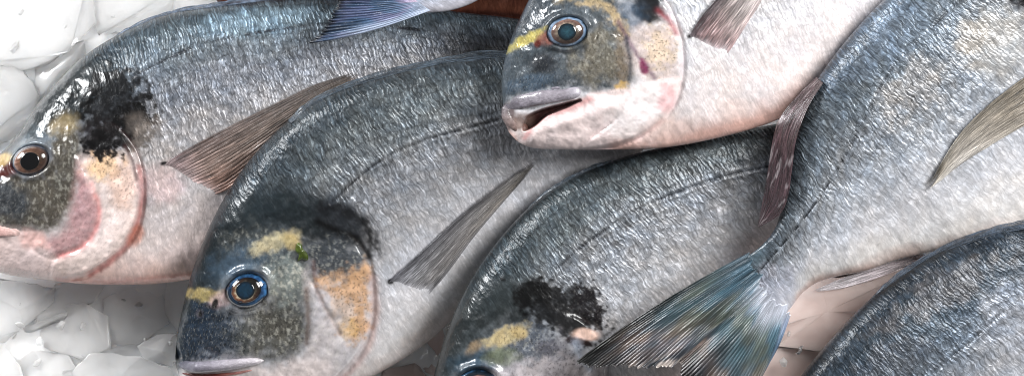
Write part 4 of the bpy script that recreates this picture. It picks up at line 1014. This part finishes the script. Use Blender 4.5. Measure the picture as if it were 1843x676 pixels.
CH = [
 ([(-60, 505), (30, 508), (95, 520), (88, 545), (40, 590), (10, 612), (-60, 620)], .006, .016, 'pale ice chunk under the jaw of the leftmost bream', (.0, .0)),
 ([(95, 560), (150, 548), (188, 572), (190, 622), (160, 640), (110, 632), (50, 610)], .004, .016, 'cloudy ice chunk in the middle of the ice gap between the two left breams', (.1, .0)),
 ([(100, 512), (186, 508), (160, 545), (100, 560), (60, 590), (20, 612), (44, 588)], .000, .015, 'thin wedge of clear ice just below the throat of the leftmost bream', (0, .05)),
 ([(165, 640), (200, 636), (250, 645), (300, 665), (310, 720), (150, 720), (138, 668)], .008, .018, 'bright ice chunk at the bottom edge beside the blue-rimmed bream\'s snout', (.0, .06)),
 ([(-60, 630), (6, 622), (30, 660), (50, 720), (-60, 740)], .010, .018, 'bright rounded ice chunk in the bottom left corner', (.08, 0)),
 ([(30, 650), (60, 632), (112, 636), (140, 672), (130, 720), (50, 720)], .004, .016, 'grey ice chunk at the bottom edge, next to the corner chunk', (0, .0)),
 ([(250, 622), (285, 604), (318, 598), (330, 640), (310, 660), (262, 650)], .009, .018, 'small rounded ice chunk touching the snout of the blue-rimmed bream', (-.05, .05)),
 ([(190, 540), (240, 520), (290, 530), (300, 580), (250, 612), (192, 620)], .002, .016, 'smooth grey ice chunk left of the blue-rimmed bream\'s cheek', (0, 0)),
 ([(300, 500), (350, 498), (345, 560), (320, 596), (300, 560)], .003, .016, 'ice chunk wedged between the pink belly and the blue-rimmed bream\'s brow', (0, 0)),
 ([(-60, -40), (60, -50), (150, -30), (160, 40), (120, 90), (40, 120), (-60, 110)], .012, .02, 'large white ice chunk in the top left corner', (0, 0)),
 ([(160, -40), (260, -50), (310, -20), (300, 20), (230, 52), (180, 62), (168, 30)], .010, .02, 'white ice chunk above the arched back of the leftmost bream', (0, .05)),
 ([(-60, 120), (40, 128), (64, 175), (50, 210), (20, 250), (-60, 270)], .010, .02, 'greyish ice chunk in front of the leftmost bream\'s forehead', (.0, .05)),
 ([(66, 118), (120, 100), (150, 75), (150, 110), (100, 160), (62, 190)], .004, .018, 'small ice chunk touching the nape of the leftmost bream', (0, 0)),
 ([(310, -50), (380, -60), (400, -10), (380, 20), (320, 18)], .006, .02, 'ice chunk at the top edge beside the shadowed brown fish', (0, 0)),
 ([(690, 668), (745, 655), (756, 662), (772, 700), (760, 760), (660, 760)], .006, .018, 'pale ice chunk at the bottom edge between two bream heads', (.0, .0)),
 ([(690, 640), (760, 600), (800, 590), (800, 680), (760, 668), (744, 650)], -.004, .014, 'shadowed ice chunk under the white belly of the blue-rimmed bream', (.0, .0)),
 ([(1420, 530), (1470, 500), (1640, 480), (1600, 560), (1500, 625), (1400, 615), (1380, 590)], .060, .03, 'pinkish ice chunk below the pale anal fin', (.0, .0)),
 ([(1340, 640), (1400, 622), (1500, 628), (1520, 720), (1320, 740)], .056, .03, 'ice chunk at the bottom edge between the tail fin and the steel-blue bream', (.0, .0)),
]
for i, (poly, zt_, hg, lab, tl) in enumerate(CH):
    o = chunk(poly, zt_ * .3 + .0012, hg, lab, i + 2, tilt=tl, rough=2.6 if i >= 16 else 1.8)
    if i >= 16: o.location.z = zt_
    if i >= 14: o.data.materials[0] = M_PINK

RS = random.Random(31)
spots = []
for k in range(400):
    x, y = (RS.uniform(0, 330), RS.uniform(525, 676)) if RS.random() < .55 else (RS.uniform(0, 300), RS.uniform(0, 210))
    if y < 250 and y > 210 - (x * .82) : continue
    if all(math.hypot(x - a, y - b) > 24 for a, b in spots): spots.append((x, y))
    if len(spots) >= 22: break
for k, (x, y) in enumerate(spots + [(1385, 620), (1420, 600), (1440, 628), (1410, 650)]):  # extra splinters at the end added for wet sparkle on the pink ice
    m = RS.randint(4, 6); a0 = RS.random() * 6; L = RS.uniform(2, 4.5) * (2 if k >= len(spots) or y < 260 else 1.3); el = RS.uniform(1, 2.4)
    poly = []
    for q in range(m):
        a = a0 + q * 2 * math.pi / m + RS.uniform(-.3, .3)
        u, v = math.cos(a) * L * el, math.sin(a) * L
        poly.append((x + u * math.cos(a0) - v * math.sin(a0), y + u * math.sin(a0) + v * math.cos(a0)))
    z = .062 if k >= len(spots) else .0035
    o = chunk(poly, z + RS.uniform(0, .001), .002, 'small clear ice splinter lying on the bigger ice chunks', k + 40, group='ice splinters', bev=.0003, tilt=(RS.uniform(-.3, .3), RS.uniform(-.3, .3)))
    o.name = 'ice_splinter'

# ------------------------------------------------------------------ light, world, camera
def area(name, loc, target, size, power, color, shape='RECTANGLE', sy=None):
    l = bpy.data.lights.new(name, 'AREA'); l.shape = shape; l.size = size
    if shape == 'RECTANGLE': l.size_y = sy or size
    l.energy = power; l.color = color
    o = bpy.data.objects.new(name, l); COL.objects.link(o); o.location = loc
    o.rotation_euler = (Vector(target) - Vector(loc)).to_track_quat('-Z', 'Y').to_euler()
    return o
area('key_softbox', (1.0, .50, 1.10), (0, 0, 0), .6, 35, (1, .995, .985), sy=.75)
area('window_light', (-1.15, .78, .74), (-.05, 0, .03), .55, 36, (.97, .985, 1.0), sy=.5)
w = bpy.data.worlds.new('World'); scn.world = w; w.use_nodes = True
w.node_tree.nodes['Background'].inputs[0].default_value = (.68, .69, .705, 1); w.node_tree.nodes['Background'].inputs[1].default_value = .22
cam = bpy.data.cameras.new('camera'); co = bpy.data.objects.new('camera', cam); COL.objects.link(co)
co.location = (0, 0, HC); cam.sensor_width = 36; cam.lens = 36 * (HC - ZR) / (1843 * S)
cam.clip_start = .1; cam.clip_end = 50
scn.camera = co
scn.view_settings.view_transform = 'Standard'; scn.view_settings.look = 'None'; scn.view_settings.exposure = .1
scn.render.engine = 'CYCLES'; scn.cycles.use_denoising = True

scn.cycles.filter_width = 1.1
